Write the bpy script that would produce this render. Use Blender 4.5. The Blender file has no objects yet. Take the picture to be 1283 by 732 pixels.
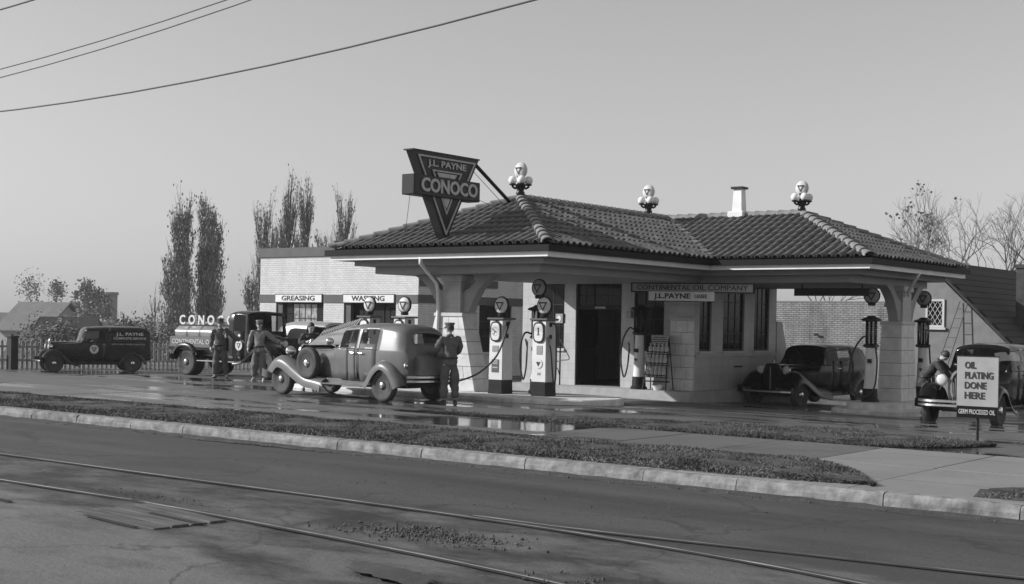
import bpy, bmesh, math, random
import numpy as np
from mathutils import Vector as V, Matrix as M, noise
rnd = random.Random(7); HAZE = .00045
PI = math.pi
SC = bpy.context.scene
COL = SC.collection
# ---------------------------------------------------------------- camera
cam = bpy.data.cameras.new('camera'); cam.sensor_width = 36; cam.lens = 46.6
cam.shift_y = 0.0304; cam.clip_end = 6000; cam.clip_start = 0.1
co = bpy.data.objects.new('camera', cam); COL.objects.link(co)
co.matrix_world = M.Translation((0, 0, 1.75)) @ M.Rotation(math.radians(37.8), 4, 'Z') @ M.Rotation(PI/2, 4, 'X') @ M.Rotation(0.018, 4, 'Z')
SC.camera = co
# ---------------------------------------------------------------- light
SUN = V((-.712, -.541, .448)).normalized()          # towards the sun: low, from the left of the street
w = bpy.data.worlds.new('World'); SC.world = w; w.use_nodes = True
nt = w.node_tree; nt.nodes.clear()
sk = nt.nodes.new('ShaderNodeTexSky'); sk.sky_type = 'NISHITA'; sk.sun_disc = False
sk.sun_elevation = math.asin(SUN.z); sk.sun_rotation = math.atan2(SUN.x, SUN.y)
sk.air_density = 2.2; sk.dust_density = 0.3; sk.ozone_density = 1.0
bw = nt.nodes.new('ShaderNodeRGBToBW'); bg = nt.nodes.new('ShaderNodeBackground'); wo = nt.nodes.new('ShaderNodeOutputWorld')
nt.links.new(sk.outputs[0], bw.inputs[0]); nt.links.new(bw.outputs[0], bg.inputs[0]); nt.links.new(bg.outputs[0], wo.inputs[0])
bg.inputs[1].default_value = 0.105
ld = bpy.data.lights.new('sun', 'SUN'); ld.energy = 5.0; ld.angle = math.radians(.5); ld.color = (1, 1, 1)
lo = bpy.data.objects.new('sun', ld); COL.objects.link(lo); lo.rotation_euler = SUN.to_track_quat('Z', 'Y').to_euler()
vs = SC.view_settings; vs.view_transform = 'Standard'; vs.look = 'None'; vs.exposure = 0.03; vs.gamma = 1; vs.use_curve_mapping = False
SC.cycles.max_bounces = 6; SC.cycles.transparent_max_bounces = 12

# ---------------------------------------------------------------- materials (black and white photograph: greys)
def nodes(name):
    m = bpy.data.materials.new(name); m.use_nodes = True; t = m.node_tree; b = t.nodes['Principled BSDF']; return m, t, b
def N(t, typ, **kw):
    n = t.nodes.new(typ)
    for k, v in kw.items():
        if k.startswith('i_'): n.inputs[k[2:]].default_value = v
        else: setattr(n, k, v)
    return n
def g3(c): return (c, c, c, 1)
def ramp(t, src, stops):
    r = N(t, 'ShaderNodeValToRGB'); e = r.color_ramp.elements
    while len(e) < len(stops): e.new(.5)
    for el, (p, c) in zip(e, stops): el.position = p; el.color = g3(c)
    t.links.new(src, r.inputs[0]); return r.outputs[0]
def coords(t, sc=(1, 1, 1), obj=True):
    tc = N(t, 'ShaderNodeTexCoord'); mp = N(t, 'ShaderNodeMapping'); mp.inputs['Scale'].default_value = sc
    t.links.new(tc.outputs['Object'] , mp.inputs[0]); return mp.outputs[0]
def noi(t, vec, s, d=4, r=.55):
    n = N(t, 'ShaderNodeTexNoise'); n.inputs['Scale'].default_value = s; n.inputs['Detail'].default_value = d; n.inputs['Roughness'].default_value = r
    t.links.new(vec, n.inputs['Vector']); return n.outputs[0]
def pm(name, c, rough=.6, metal=0, ns=0, na=0, bs=0, ba=0, sc=(1, 1, 1), coat=0, spec=.5):
    m, t, b = nodes(name); L = t.links.new
    b.inputs['Base Color'].default_value = g3(c); b.inputs['Roughness'].default_value = rough; b.inputs['Metallic'].default_value = metal
    b.inputs['Specular IOR Level'].default_value = spec
    if coat: b.inputs['Coat Weight'].default_value = coat; b.inputs['Coat Roughness'].default_value = .08
    if ns or bs: vec = coords(t, sc)
    if ns:
        f = noi(t, vec, ns); L(ramp(t, f, [(.25, c*(1-na)), (.75, c*(1+na))]), b.inputs['Base Color'])
    if bs:
        bp = N(t, 'ShaderNodeBump'); bp.inputs['Strength'].default_value = ba; bp.inputs['Distance'].default_value = .02
        L(noi(t, vec, bs, 5), bp.inputs['Height']); L(bp.outputs[0], b.inputs['Normal'])
    return m
def mathn(t, op, a, b):
    n = N(t, 'ShaderNodeMath', operation=op)
    for i, x in enumerate((a, b)):
        if hasattr(x, 'links') or hasattr(x, 'is_linked'): t.links.new(x, n.inputs[i])
        else: n.inputs[i].default_value = x
    return n.outputs[0]
def mixc(t, fac, a, b):
    n = N(t, 'ShaderNodeMix', data_type='RGBA')
    for i, x in ((0, fac), (6, a), (7, b)):
        if hasattr(x, 'is_linked'): t.links.new(x, n.inputs[i])
        else: n.inputs[i].default_value = g3(x) if i else x
    return n.outputs[2]
def brickmat(name, c1, c2, cm, bw_, bh, mort=.008, bump=.5, rough=.6, na=.12):
    m, t, b = nodes(name); L = t.links.new
    tc = N(t, 'ShaderNodeTexCoord'); sp = N(t, 'ShaderNodeSeparateXYZ'); L(tc.outputs['Object'], sp.inputs[0])
    s = mathn(t, 'ADD', sp.outputs[0], sp.outputs[1]); cb = N(t, 'ShaderNodeCombineXYZ'); L(s, cb.inputs[0]); L(sp.outputs[2], cb.inputs[1])
    br = N(t, 'ShaderNodeTexBrick'); L(cb.outputs[0], br.inputs['Vector'])
    for k, v in (('Color1', g3(c1)), ('Color2', g3(c2)), ('Mortar', g3(cm)), ('Scale', 1), ('Mortar Size', mort), ('Mortar Smooth', .3), ('Brick Width', bw_), ('Row Height', bh)): br.inputs[k].default_value = v
    f = noi(t, coords(t, (1.6, 1.6, .4)), 1.5, 7, .7); v = ramp(t, f, [(.3, 1-2*na), (.65, 1.0)])
    mx = N(t, 'ShaderNodeMix', data_type='RGBA', blend_type='MULTIPLY'); mx.inputs[0].default_value = 1
    L(br.outputs[0], mx.inputs[6]); L(v, mx.inputs[7]); L(mx.outputs[2], b.inputs['Base Color'])
    b.inputs['Roughness'].default_value = rough
    bp = N(t, 'ShaderNodeBump', invert=True); bp.inputs['Strength'].default_value = bump; bp.inputs['Distance'].default_value = .01
    L(br.outputs['Fac'], bp.inputs['Height']); L(bp.outputs[0], b.inputs['Normal'])
    return m
def glassmat(name, tint, fac=.25):
    m, t, b = nodes(name); t.nodes.remove(b); L = t.links.new
    tr = N(t, 'ShaderNodeBsdfTransparent'); tr.inputs[0].default_value = g3(tint)
    gl = N(t, 'ShaderNodeBsdfGlossy'); gl.inputs['Roughness'].default_value = .03; gl.inputs[0].default_value = g3(.9)
    fr = N(t, 'ShaderNodeFresnel'); fr.inputs[0].default_value = 1.28; mx = N(t, 'ShaderNodeMixShader')
    L(fr.outputs[0], mx.inputs[0]); L(tr.outputs[0], mx.inputs[1]); L(gl.outputs[0], mx.inputs[2]); L(mx.outputs[0], t.nodes['Material Output'].inputs[0])
    return m

def wetmat(name, c, wetlo, wethi, sc=(.16, .45, 1), dark=.45, streak=True):
    """concrete/asphalt wet in patches: the same noise darkens and smooths it"""
    m, t, b = nodes(name); L = t.links.new
    v = coords(t, sc); vo = coords(t)
    f = noi(t, v, 1.0, 5, .6); wet = ramp(t, f, [(wetlo, 0), (wethi, 1)])
    fine = noi(t, vo, 9, 6, .7); mid = noi(t, vo, .8, 5, .6)
    base = mixc(t, mid, c*.65, c*1.3); base = mixc(t, mathn(t, 'MULTIPLY', fine, .35), base, c*.4)
    # slab joints
    br = N(t, 'ShaderNodeTexBrick'); L(vo, br.inputs['Vector'])
    for k, x in (('Color1', g3(1)), ('Color2', g3(.9)), ('Mortar', g3(.35)), ('Scale', 1), ('Mortar Size', .012), ('Brick Width', 3.0), ('Row Height', 3.0)): br.inputs[k].default_value = x
    br.offset = 0
    mj = N(t, 'ShaderNodeMix', data_type='RGBA', blend_type='MULTIPLY'); mj.inputs[0].default_value = 1; L(base, mj.inputs[6]); L(br.outputs[0], mj.inputs[7])
    L(mixc(t, wet, mj.outputs[2], c*dark), b.inputs['Base Color'])
    L(ramp(t, wet, [(0, .62), (1, .07)]), b.inputs['Roughness'])
    bp = N(t, 'ShaderNodeBump'); bp.inputs['Distance'].default_value = .012
    L(ramp(t, wet, [(0, .5), (.9, .05)]), bp.inputs['Strength']); L(fine, bp.inputs['Height']); L(bp.outputs[0], b.inputs['Normal'])
    return m
def roadmat(name, c):
    m, t, b = nodes(name); L = t.links.new
    vo = coords(t); sp = N(t, 'ShaderNodeSeparateXYZ'); L(vo, sp.inputs[0]); X, Y = sp.outputs[0], sp.outputs[1]
    st = noi(t, coords(t, (.05, 1.5, 1)), 1.3, 6, .6); pt = noi(t, coords(t, (.3, .75, 1)), 1.0, 7, .65); blo = noi(t, coords(t, (.45, .9, 1)), 1.6, 8, .68)
    fn = noi(t, vo, 20, 6, .75); gr = noi(t, vo, 70, 3, .8); lg = noi(t, coords(t, (.18, .3, 1)), 1.0, 5, .6)
    lane = mixc(t, ramp(t, st, [(.3, 0), (.7, 1)]), c*.55, c*1.35)
    lane = mixc(t, ramp(t, pt, [(.52, 0), (.62, .6)]), lane, c*.5)
    bed = mixc(t, ramp(t, blo, [(.4, 0), (.6, 1)]), c*.3, c*2.1)
    con = mixc(t, ramp(t, lg, [(.3, 0), (.7, 1)]), c*2.1, c*3.5); con = mixc(t, ramp(t, blo, [(.52, 0), (.68, .85)]), con, c*1.0)
    # where: track bed between the rails, concrete on the camera's side of the near rail
    wob = mathn(t, 'MULTIPLY', mathn(t, 'SUBTRACT', pt, .5), 2.4)
    e1 = mathn(t, 'ADD', mathn(t, 'SUBTRACT', 10.0, Y), mathn(t, 'MULTIPLY', wob, .35))
    bend = mathn(t, 'MULTIPLY', mathn(t, 'MAXIMUM', mathn(t, 'ADD', X, 11.5), 0), .36)
    e2 = mathn(t, 'ADD', mathn(t, 'SUBTRACT', mathn(t, 'SUBTRACT', 8.15, Y), bend), wob)
    base = mixc(t, ramp(t, e1, [(.0, 0), (.12, 1)]), lane, bed); base = mixc(t, ramp(t, e2, [(.0, 0), (.35, 1)]), base, con)
    base = mixc(t, mathn(t, 'MULTIPLY', fn, .5), base, c*.42); base = mixc(t, ramp(t, gr, [(.55, 0), (.78, .45)]), base, c*2.2)
    cr = N(t, 'ShaderNodeTexVoronoi', feature='DISTANCE_TO_EDGE'); cr.inputs['Scale'].default_value = .3
    nz = N(t, 'ShaderNodeTexNoise'); nz.inputs['Scale'].default_value = 2.2; nz.inputs['Detail'].default_value = 7; L(vo, nz.inputs['Vector'])
    mm = N(t, 'ShaderNodeVectorMath', operation='MULTIPLY_ADD'); L(nz.outputs['Color'], mm.inputs[0]); mm.inputs[1].default_value = (.7, .7, 0); L(vo, mm.inputs[2]); L(mm.outputs[0], cr.inputs['Vector'])
    base = mixc(t, ramp(t, cr.outputs[0], [(0, .6), (.004, .35), (.008, 0)]), base, c*.2)
    L(base, b.inputs['Base Color']); L(ramp(t, st, [(.3, .55), (.7, .8)]), b.inputs['Roughness'])
    bp = N(t, 'ShaderNodeBump'); bp.inputs['Strength'].default_value = .85; bp.inputs['Distance'].default_value = .016
    L(mathn(t, 'ADD', fn, mathn(t, 'MULTIPLY', blo, 2.5)), bp.inputs['Height']); L(bp.outputs[0], b.inputs['Normal'])
    return m

MT = dict(
 white=pm('painted_white', .72, .45, ns=2, na=.12, bs=30, ba=.1), cream=pm('cream_paint', .5, .55, ns=2.5, na=.12),
 stucco=pm('stucco', .2, .9, ns=3, na=.16, bs=40, ba=.6), soffit=pm('soffit_board', .3, .7, ns=1.5, na=.1),
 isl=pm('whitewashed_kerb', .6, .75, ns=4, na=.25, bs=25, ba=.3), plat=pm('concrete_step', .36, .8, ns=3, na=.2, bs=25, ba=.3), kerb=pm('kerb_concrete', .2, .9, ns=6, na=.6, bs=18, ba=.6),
 walk=None, tile=pm('roof_tile_clay', .11, .55, ns=3.3, na=.6, bs=30, ba=.2, spec=.3), tilebase=pm('roof_underlay', .008, .95, spec=.05), ridge=pm('ridge_tile_clay', .2, .6, ns=3, na=.35),
 black=pm('black_paint', .007, .3, spec=.25), dark=pm('dark_paint', .016, .5, ns=4, na=.3, spec=.25), gutter=pm('gutter_metal', .008, .6, spec=.15),
 grey=pm('grey_paint', .16, .35, ns=3, na=.1), midgrey=pm('mid_grey_paint', .1, .5, ns=3, na=.15), band=pm('dark_band', .08, .7, ns=2, na=.2),
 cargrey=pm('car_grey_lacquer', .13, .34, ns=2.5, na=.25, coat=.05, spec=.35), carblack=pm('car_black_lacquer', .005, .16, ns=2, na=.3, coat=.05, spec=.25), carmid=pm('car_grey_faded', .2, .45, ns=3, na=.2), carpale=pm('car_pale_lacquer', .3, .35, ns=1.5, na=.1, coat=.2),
 vandark=pm('van_dark_lacquer', .012, .25, ns=2, na=.3, coat=.1, spec=.3), truckdark=pm('truck_dark_lacquer', .012, .3, ns=2, na=.3, coat=.1, spec=.3), tank=pm('tank_lacquer', .2, .22, ns=2, na=.2, coat=.6),
 fabric=pm('car_top_fabric', .05, .7), tyre=pm('tyre_rubber', .045, .75, ns=6, na=.5), rim=pm('rim_dark', .04, .4), chrome=pm('chrome', .7, .16, 1), steel=pm('dull_steel', .35, .35, 1, ns=5, na=.3),
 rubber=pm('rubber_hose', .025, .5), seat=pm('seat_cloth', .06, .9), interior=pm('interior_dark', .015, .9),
 lens=pm('lamp_lens', .6, .12, ns=40, na=.2), globe=pm('opal_glass', .8, .55, spec=.25), globeg=pm('opal_glass_dull', .55, .5, ns=4, na=.15, spec=.25),
 pane=pm('dark_pane', .012, .08, ns=1.6, na=.9, spec=.12), gpane=pm('bright_pane', .3, .1, ns=6, na=.8), glass=glassmat('car_glass', .7), cyl=glassmat('pump_glass', .55),
 door=pm('dark_door', .01, .45, spec=.15), letterw=pm('white_lettering', .62, .5), letterd=pm('dark_lettering', .02, .6), letterg=pm('grey_lettering', .46, .5, ns=8, na=.2), signd=pm('sign_enamel_dark', .018, .4, ns=3, na=.3, spec=.25), signw=pm('sign_white', .7, .5, ns=3, na=.08), signp=pm('sign_pale_grey', .3, .6, ns=4, na=.15), signg=pm('sign_grey', .3, .5, ns=3, na=.12),
 skin=pm('skin', .46, .6, ns=9, na=.1), hair=pm('hair', .02, .6), ov1=pm('overall_dark', .1, .9, ns=9, na=.3, bs=14, ba=.5), ov2=pm('jacket_pale', .24, .9, ns=9, na=.25, bs=14, ba=.5), ov2b=pm('trousers_mid', .15, .9, ns=9, na=.25, bs=14, ba=.5), ov3=pm('shirt_dark', .05, .9, ns=9, na=.3), ov4=pm('uniform_grey', .12, .9, ns=9, na=.25, bs=14, ba=.5), shoe=pm('shoe_leather', .03, .4), shoew=pm('shoe_light', .4, .6), felt=pm('hat_felt', .06, .85),
 bark=pm('bark', .1, .95, ns=6, na=.4), barkpale=pm('bark_pale', .2, .95, ns=6, na=.3), leaf=pm('poplar_leaf', .27, .8, ns=1.3, na=.5), twig=pm('twig', .2, .9), hedge=pm('hedge_leaf', .15, .85, ns=1.5, na=.5),  # poplar_leaf likewise lightened, part of the distance haze put into its colour
 plank=pm('plank_wood', .085, .9, ns=4, na=.5, sc=(.3, 3, 1), bs=10, ba=.6), wood=pm('weathered_wood', .3, .9, ns=4, na=.4), picket=pm('picket_paint', .3, .8, ns=5, na=.4), postd=pm('tarred_post', .02, .8), rail=pm('rail_steel', .15, .55, .3, ns=3, na=.9, sc=(.5, 3, 1)), raild=pm('rail_rust', .05, .8), darkpatch=pm('dark_patch', .03, .35, ns=3, na=.5, bs=12, ba=.4), groove=pm('groove_dirt', .02, .95),
 grass=pm('grass_blade', .1, .9, ns=1.4, na=.75), soil=pm('grass_soil', .055, .95, ns=3, na=.7, bs=14, ba=1), dirt=pm('ground_dirt', .1, .95, ns=.25, na=.4, bs=6, ba=.6), gutterdirt=pm('gutter_dirt', .05, .95, ns=5, na=.5, bs=14, ba=.9), stone=pm('rubble_stone', .085, .9, ns=6, na=.5), patch=pm('concrete_patch', .125, .8, ns=2.5, na=.35, bs=15, ba=.5), patchd=pm('tar_patch', .05, .75, ns=3, na=.4, bs=15, ba=.5),
 hwall=pm('far_wall', .36, .9, ns=.5, na=.15), hwall2=pm('far_wall_dark', .17, .9, ns=.5, na=.3), hroof=pm('far_roof', .15, .9, ns=1, na=.2), hroofd=pm('house_roof_shingle', .035, .85, ns=3, na=.5, sc=(1, 1, 6), bs=20, ba=.5), shing=pm('shingle', .042, .85, ns=5, na=.4), brickd=pm('dark_brick', .05, .9, ns=6, na=.5), wire=pm('wire', .03, .6), ladder=pm('ladder_wood', .1, .8),  # far_wall is lightened in colour, standing in for haze over distance
 block=pm('glazed_block', .6, .4, ns=5, na=.16), mortar=pm('mortar', .1, .95), bottle=pm('oil_bottle', .5, .15, ns=8, na=.3), ench=pm('white_enamel', .72, .3),
)
MT['stwall'] = brickmat('station_wall', .5, .45, .36, .42, .21, .005, .35, .5)
MT['gwall'] = brickmat('garage_wall', .66, .58, .42, .22, .078, .007, .7, .7, .1)
MT['gside'] = MT['gwall']
MT['bwall'] = brickmat('white_brick', .36, .28, .12, .22, .078, .012, .9, .8, .3)
MT['walk'] = wetmat('sidewalk_concrete', .15, .48, .62, (.25, .7, 1), .4); MT['walkwet'] = wetmat('sidewalk_wet', .17, .42, .55, (.12, .55, 1), .3)
MT['apron'] = wetmat('wet_apron', .13, .45, .56, (.14, .5, 1), .28)
MT['road'] = roadmat('road_asphalt', .072)
MT['drive'] = wetmat('drive_concrete', .27, .66, .75, (.5, .5, 1), .5)

# ---------------------------------------------------------------- mesh helpers
class MB:
    def __init__(s): s.v = []; s.f = []
    def add(s, vs, fs):
        o = len(s.v); s.v += [tuple(x) for x in vs]; s.f += [tuple(i+o for i in f) for f in fs]; return s
    def box(s, x0, x1, y0, y1, z0, z1, mat=None):
        vs = [V((x, y, z)) for z in (z0, z1) for y in (y0, y1) for x in (x0, x1)]
        if mat: vs = [mat @ v for v in vs]
        return s.add(vs, [(0, 2, 3, 1), (4, 5, 7, 6), (0, 1, 5, 4), (2, 6, 7, 3), (0, 4, 6, 2), (1, 3, 7, 5)])
    def hexa(s, bot, top):                                   # two quads (lists of 4)
        return s.add(list(bot)+list(top), [(3, 2, 1, 0), (4, 5, 6, 7)]+[(i, (i+1) % 4, (i+1) % 4+4, i+4) for i in range(4)])
    def prism(s, pts, fn, a, b):                             # pts 2d polygon, fn(p,t)->3d
        n = len(pts); vs = [fn(p, a) for p in pts]+[fn(p, b) for p in pts]
        return s.add(vs, [tuple(range(n))[::-1], tuple(range(n, 2*n))]+[(i, (i+1) % n, (i+1) % n+n, i+n) for i in range(n)])
    def tube(s, path, r, n=6, cap=True):
        path = [V(p) for p in path]; k = len(path); rr = r if isinstance(r, (list, tuple)) else [r]*k
        vs = []; up = None
        for i, p in enumerate(path):
            d = (path[min(i+1, k-1)]-path[max(i-1, 0)]); d = d.normalized() if d.length > 1e-9 else V((0, 0, 1))
            if up is None: up = d.orthogonal().normalized()
            up = (up-d*up.dot(d)); up = up.normalized() if up.length > 1e-6 else d.orthogonal().normalized(); sd = d.cross(up)
            for j in range(n):
                a = 2*PI*j/n; vs.append(p+(up*math.cos(a)+sd*math.sin(a))*rr[i])
        fs = [(i*n+j, i*n+(j+1) % n, (i+1)*n+(j+1) % n, (i+1)*n+j) for i in range(k-1) for j in range(n)]
        if cap: fs += [tuple(range(n))[::-1], tuple(range((k-1)*n, k*n))]
        return s.add(vs, fs)
    def lathe(s, prof, n=16, mat=None, sx=1, sy=1):          # prof [(r,z)] about z
        vs = []
        for r, z in prof:
            for j in range(n):
                a = 2*PI*j/n; p = V((r*math.cos(a)*sx, r*math.sin(a)*sy, z)); vs.append(mat @ p if mat else p)
        k = len(prof); fs = [(i*n+j, i*n+(j+1) % n, (i+1)*n+(j+1) % n, (i+1)*n+j) for i in range(k-1) for j in range(n)]
        if prof[0][0] > 1e-6: fs.append(tuple(range(n))[::-1])
        if prof[-1][0] > 1e-6: fs.append(tuple(range((k-1)*n, k*n)))
        return s.add(vs, fs)
    def sphere(s, c, r, n=14, m=9, mat=None):
        r = r if isinstance(r, (tuple, list)) else (r, r, r)
        T = M.Translation(c) @ (mat or M()) @ M.Diagonal((*r, 1))
        return s.lathe([(math.sin(PI*i/m), -math.cos(PI*i/m)) for i in range(m+1)], n, T)
    def quad(s, a, b, c, d): return s.add([a, b, c, d], [(0, 1, 2, 3)])
    def grid(s, rows):
        k = len(rows); n = len(rows[0])
        return s.add([p for r in rows for p in r], [(i*n+j, i*n+j+1, (i+1)*n+j+1, (i+1)*n+j) for i in range(k-1) for j in range(n-1)])
    def build(s, name, mat, parent=None, smooth=False, bevel=0, **pr):
        me = bpy.data.meshes.new(name); me.from_pydata([tuple(v) for v in s.v], [], s.f)
        return finish(me, name, mat, parent, smooth, bevel, **pr)
def finish(me, name, mat, parent=None, smooth=False, bevel=0, **pr):
    m = MT[mat] if isinstance(mat, str) else mat
    if not me.materials: me.materials.append(m)
    bm = bmesh.new(); bm.from_mesh(me); bmesh.ops.remove_doubles(bm, verts=bm.verts, dist=1e-5); bmesh.ops.recalc_face_normals(bm, faces=bm.faces)
    if bevel: bmesh.ops.bevel(bm, geom=list(bm.edges), offset=bevel, segments=1, affect='EDGES', clamp_overlap=True)
    bm.to_mesh(me); bm.free()
    if smooth: me.shade_smooth() if hasattr(me, 'shade_smooth') else None
    if smooth and smooth is not True: me.set_sharp_from_angle(angle=math.radians(smooth))
    o = bpy.data.objects.new(name, me); COL.objects.link(o)
    if parent: o.parent = parent
    for k, v in pr.items(): o[k] = v
    return o
def thing(name, label, cat, loc=(0, 0, 0), rz=0, group=None):
    o = bpy.data.objects.new(name, None); COL.objects.link(o); o.location = loc; o.rotation_euler = (0, 0, rz); o.empty_display_size = .2
    o['label'] = label; o['category'] = cat
    if group: o['group'] = group
    return o
def tag(o, label, cat, group=None):
    o['label'] = label; o['category'] = cat
    if group: o['group'] = group
    return o
def struct(o): o['kind'] = 'structure'; return o
def dup(o, parent=None):
    c = o.copy(); COL.objects.link(c)
    if parent: c.parent = parent
    for ch in list(o.children): dup(ch, c)
    return c
def text(s, size, mat, parent, origin, xd, up, name='lettering', bold=.0, ext=.004, width=None, align='CENTER', cat=None):
    cu = bpy.data.curves.new('t', 'FONT'); cu.body = s; cu.size = size; cu.align_x = align; cu.align_y = 'CENTER'; cu.offset = bold*size; cu.extrude = ext; cu.resolution_u = 3
    ob = bpy.data.objects.new('t', cu); COL.objects.link(ob)
    dg = bpy.context.evaluated_depsgraph_get(); me = bpy.data.meshes.new_from_object(ob.evaluated_get(dg)); bpy.data.objects.remove(ob); bpy.data.curves.remove(cu)
    xs = [v.co.x for v in me.vertices]; sx = width/(max(xs)-min(xs)) if width else 1
    x_ = V(xd).normalized(); u_ = V(up).normalized(); n_ = x_.cross(u_)
    T = M(((x_.x*sx, u_.x, n_.x, origin[0]), (x_.y*sx, u_.y, n_.y, origin[1]), (x_.z*sx, u_.z, n_.z, origin[2]), (0, 0, 0, 1)))
    me.transform(T); me.materials.clear(); me.name = name
    return finish(me, name, mat, parent)
def lerp(x, pts):
    if x <= pts[0][0]: return pts[0][1]
    for (a, b), (c, d) in zip(pts, pts[1:]):
        if x <= c: return b+(d-b)*(x-a)/(c-a)
    return pts[-1][1]
def zg(X, Y):                                              # the lot falls away gently from the street
    g = lerp(X, [(-32, .35), (-18, 1.), (-12, 1.35)]); z = -.035*min(14, max(0, Y-23.5))*g
    q = min(1, max(0, (-33-X)/7.)); q = q*q*(3-2*q)
    return z-.36*q*min(1, max(0, (Y-18)/5.))

# ================================================================ THE GROUND
xs = [-1500, -600, -250, -120, -80, -60]+[-58+i for i in range(0, 70)]+[16, 25, 60, 200, 600, 1500]
ys = [-1500, -400, -100, -20, 0, 10, 13.76, 13.8, 16, 18, 20]+[21+i for i in range(40)]+[66, 80, 120, 200, 400, 900, 1500]
def far(X, Y):
    d = math.hypot(X, Y); return -4.5*min(1, max(0, (d-70)/60.))*min(1, max(0, (-X-20)/20))
MB().grid([[(x, y, (-.23 if y < 13.78 else zg(x, y)-.04+far(x, y))) for x in xs] for y in ys]).build('ground', 'dirt', smooth=True, kind='structure')
MB().grid([[(x, y, -.165+.012*noise.noise((x*.3, y*.5, 0))+(.011*noise.noise((x*1.1, y*2.2, 3))+.006*noise.noise((x*3.5, y*5, 5)) if y < 10 else 0)) for x in [-400, -150, -80, -50]+[-40+i*.5 for i in range(40)]+[-20+i*.14 for i in range(150)]+[1.5, 3, 8, 15, 40, 150]] for y in [-6, -2, 2, 4]+[5+.3*i for i in range(5)]+[6.4+.11*i for i in range(33)]+[10.2+.3*i for i in range(12)]+[13.72]]).build('road', 'road', smooth=True, kind='structure')
yl = [16.45+.5*i for i in range(58)]
MB().grid([[(x, y, zg(x, y)+.004) for x in [-52+i for i in range(66)]+[20, 40]] for y in yl]).build('apron', 'apron', smooth=True, kind='structure')
# sidewalk slabs
sw = struct(MB().box(-40, 20, 16.5, 18.74, -.1, .006).build('sidewalk', 'soil'))
px = -40.0; k = 0
while px < 14:
    nx = px+1.62
    if nx > -30:
        z = .016+.006*rnd.random()
        MB().box(px+.012, nx-.012, 16.46, 18.78, -.02, z, M.Translation((px, 18, z)) @ M.Rotation(.002*(rnd.random()-.5), 4, 'X') @ M.Translation((-px, -18, -z))).build('paving_slab', 'walkwet' if px < -12.5 else ('drive' if -8.3 < px < -4 else 'walk'), sw)
    px = nx
# driveway crossing at the right
dv = struct(MB().add([(-8.2, 13.86, .006), (-3.6, 13.86, .006), (-2.8, 16.5, .012), (-8.9, 16.5, .012)]+[(-8.2, 13.86, -.1), (-3.6, 13.86, -.1), (-2.8, 16.5, -.1), (-8.9, 16.5, -.1)], [(0, 1, 2, 3), (0, 4, 5, 1), (1, 5, 6, 2), (3, 2, 6, 7), (0, 3, 7, 4)]).build('driveway', 'drive'))
# grass verges : mound of soil with blades
def verge(name, outline, x0, x1, seed, dens):
    mbv = MB(); r = random.Random(seed); rows = []
    nx = int((x1-x0)/.18)
    for i in range(nx+1):
        x = x0+(x1-x0)*i/nx; a, b = outline(x); row = []
        for j in range(13):
            y = a+(b-a)*j/12; e = min(j, 12-j)/6
            row.append((x, y, .002+.05*min(1, e*1.6)+.035*noise.noise((x*1.7, y*1.7, seed))*min(1, e*2)+.03*noise.noise((x*5, y*5, seed))*min(1, e*2)))
        rows.append(row)
    struct(mbv.grid(rows).build(name+'_soil', 'soil', smooth=True))
    n = int(dens); vs = np.empty((n*3, 3)); rr = np.random.RandomState(seed)
    u = rr.rand(n)**.75; X = x0+(x1-x0)*u; tt = rr.rand(n); 
    A = np.array([outline(x) for x in X]); Y = A[:, 0]+(A[:, 1]-A[:, 0])*(-.015+1.03*tt)
    cl = np.array([noise.noise((x*.9, y*.9, seed+3)) for x, y in zip(X, Y)]); H = (.008+.02*rr.rand(n)+.03*(rr.rand(n) > .985))*np.where(cl < -.12, .15, .7+.9*np.clip(cl+.2, 0, 1)); an = rr.rand(n)*6.28; ln = rr.randn(n, 2)*.035
    Z = np.full(n, .03)+.02*np.clip(np.minimum(tt, 1-tt)*6, 0, 1); W = .008+.01*rr.rand(n)
    vs[0::3] = np.c_[X-np.cos(an)*W, Y-np.sin(an)*W, Z-.02]; vs[1::3] = np.c_[X+np.cos(an)*W, Y+np.sin(an)*W, Z-.02]; vs[2::3] = np.c_[X+ln[:, 0], Y+ln[:, 1], Z+H]
    me = bpy.data.meshes.new(name); me.vertices.add(n*3); me.vertices.foreach_set('co', vs.ravel()); me.loops.add(n*3); me.loops.foreach_set('vertex_index', np.arange(n*3)); me.polygons.add(n); me.polygons.foreach_set('loop_start', np.arange(0, n*3, 3)); me.update(); me.validate()
    me.materials.append(MT['grass']); o = bpy.data.objects.new(name, me); COL.objects.link(o); o['kind'] = 'stuff'
def wob(x, s): return .1*noise.noise((x*.8, s, 0))+.06*noise.noise((x*3, s, 1))
verge('kerb_grass', lambda x: (13.98+.02*wob(x, 1)+(0 if x < -7.3 else (x+7.3)**2*.12), 16.4+wob(x, 2)-max(0, x+8.0)**2*.5), -40, -5.85, 3, 90000)
verge('walk_grass', lambda x: (18.88+wob(x, 5)*.8+max(0, x+8.2)**2*.5, max(18.9+max(0, x+8.2)**2*.5, lerp(x, [(-17.5, 19.0), (-15, 19.25), (-13, 20.6), (-11, 21.5), (-9, 21.5), (-7.4, 20.9), (-6.5, 20.35)])+wob(x, 6)*1.6)), -17.5, -6.5, 4, 60000)
verge('corner_grass', lambda x: (14.0+wob(x, 7)*.3, 16.4+wob(x, 8)*.5-max(0, -3.7-x)*1.6), -4.7, 3, 5, 9000)
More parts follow.
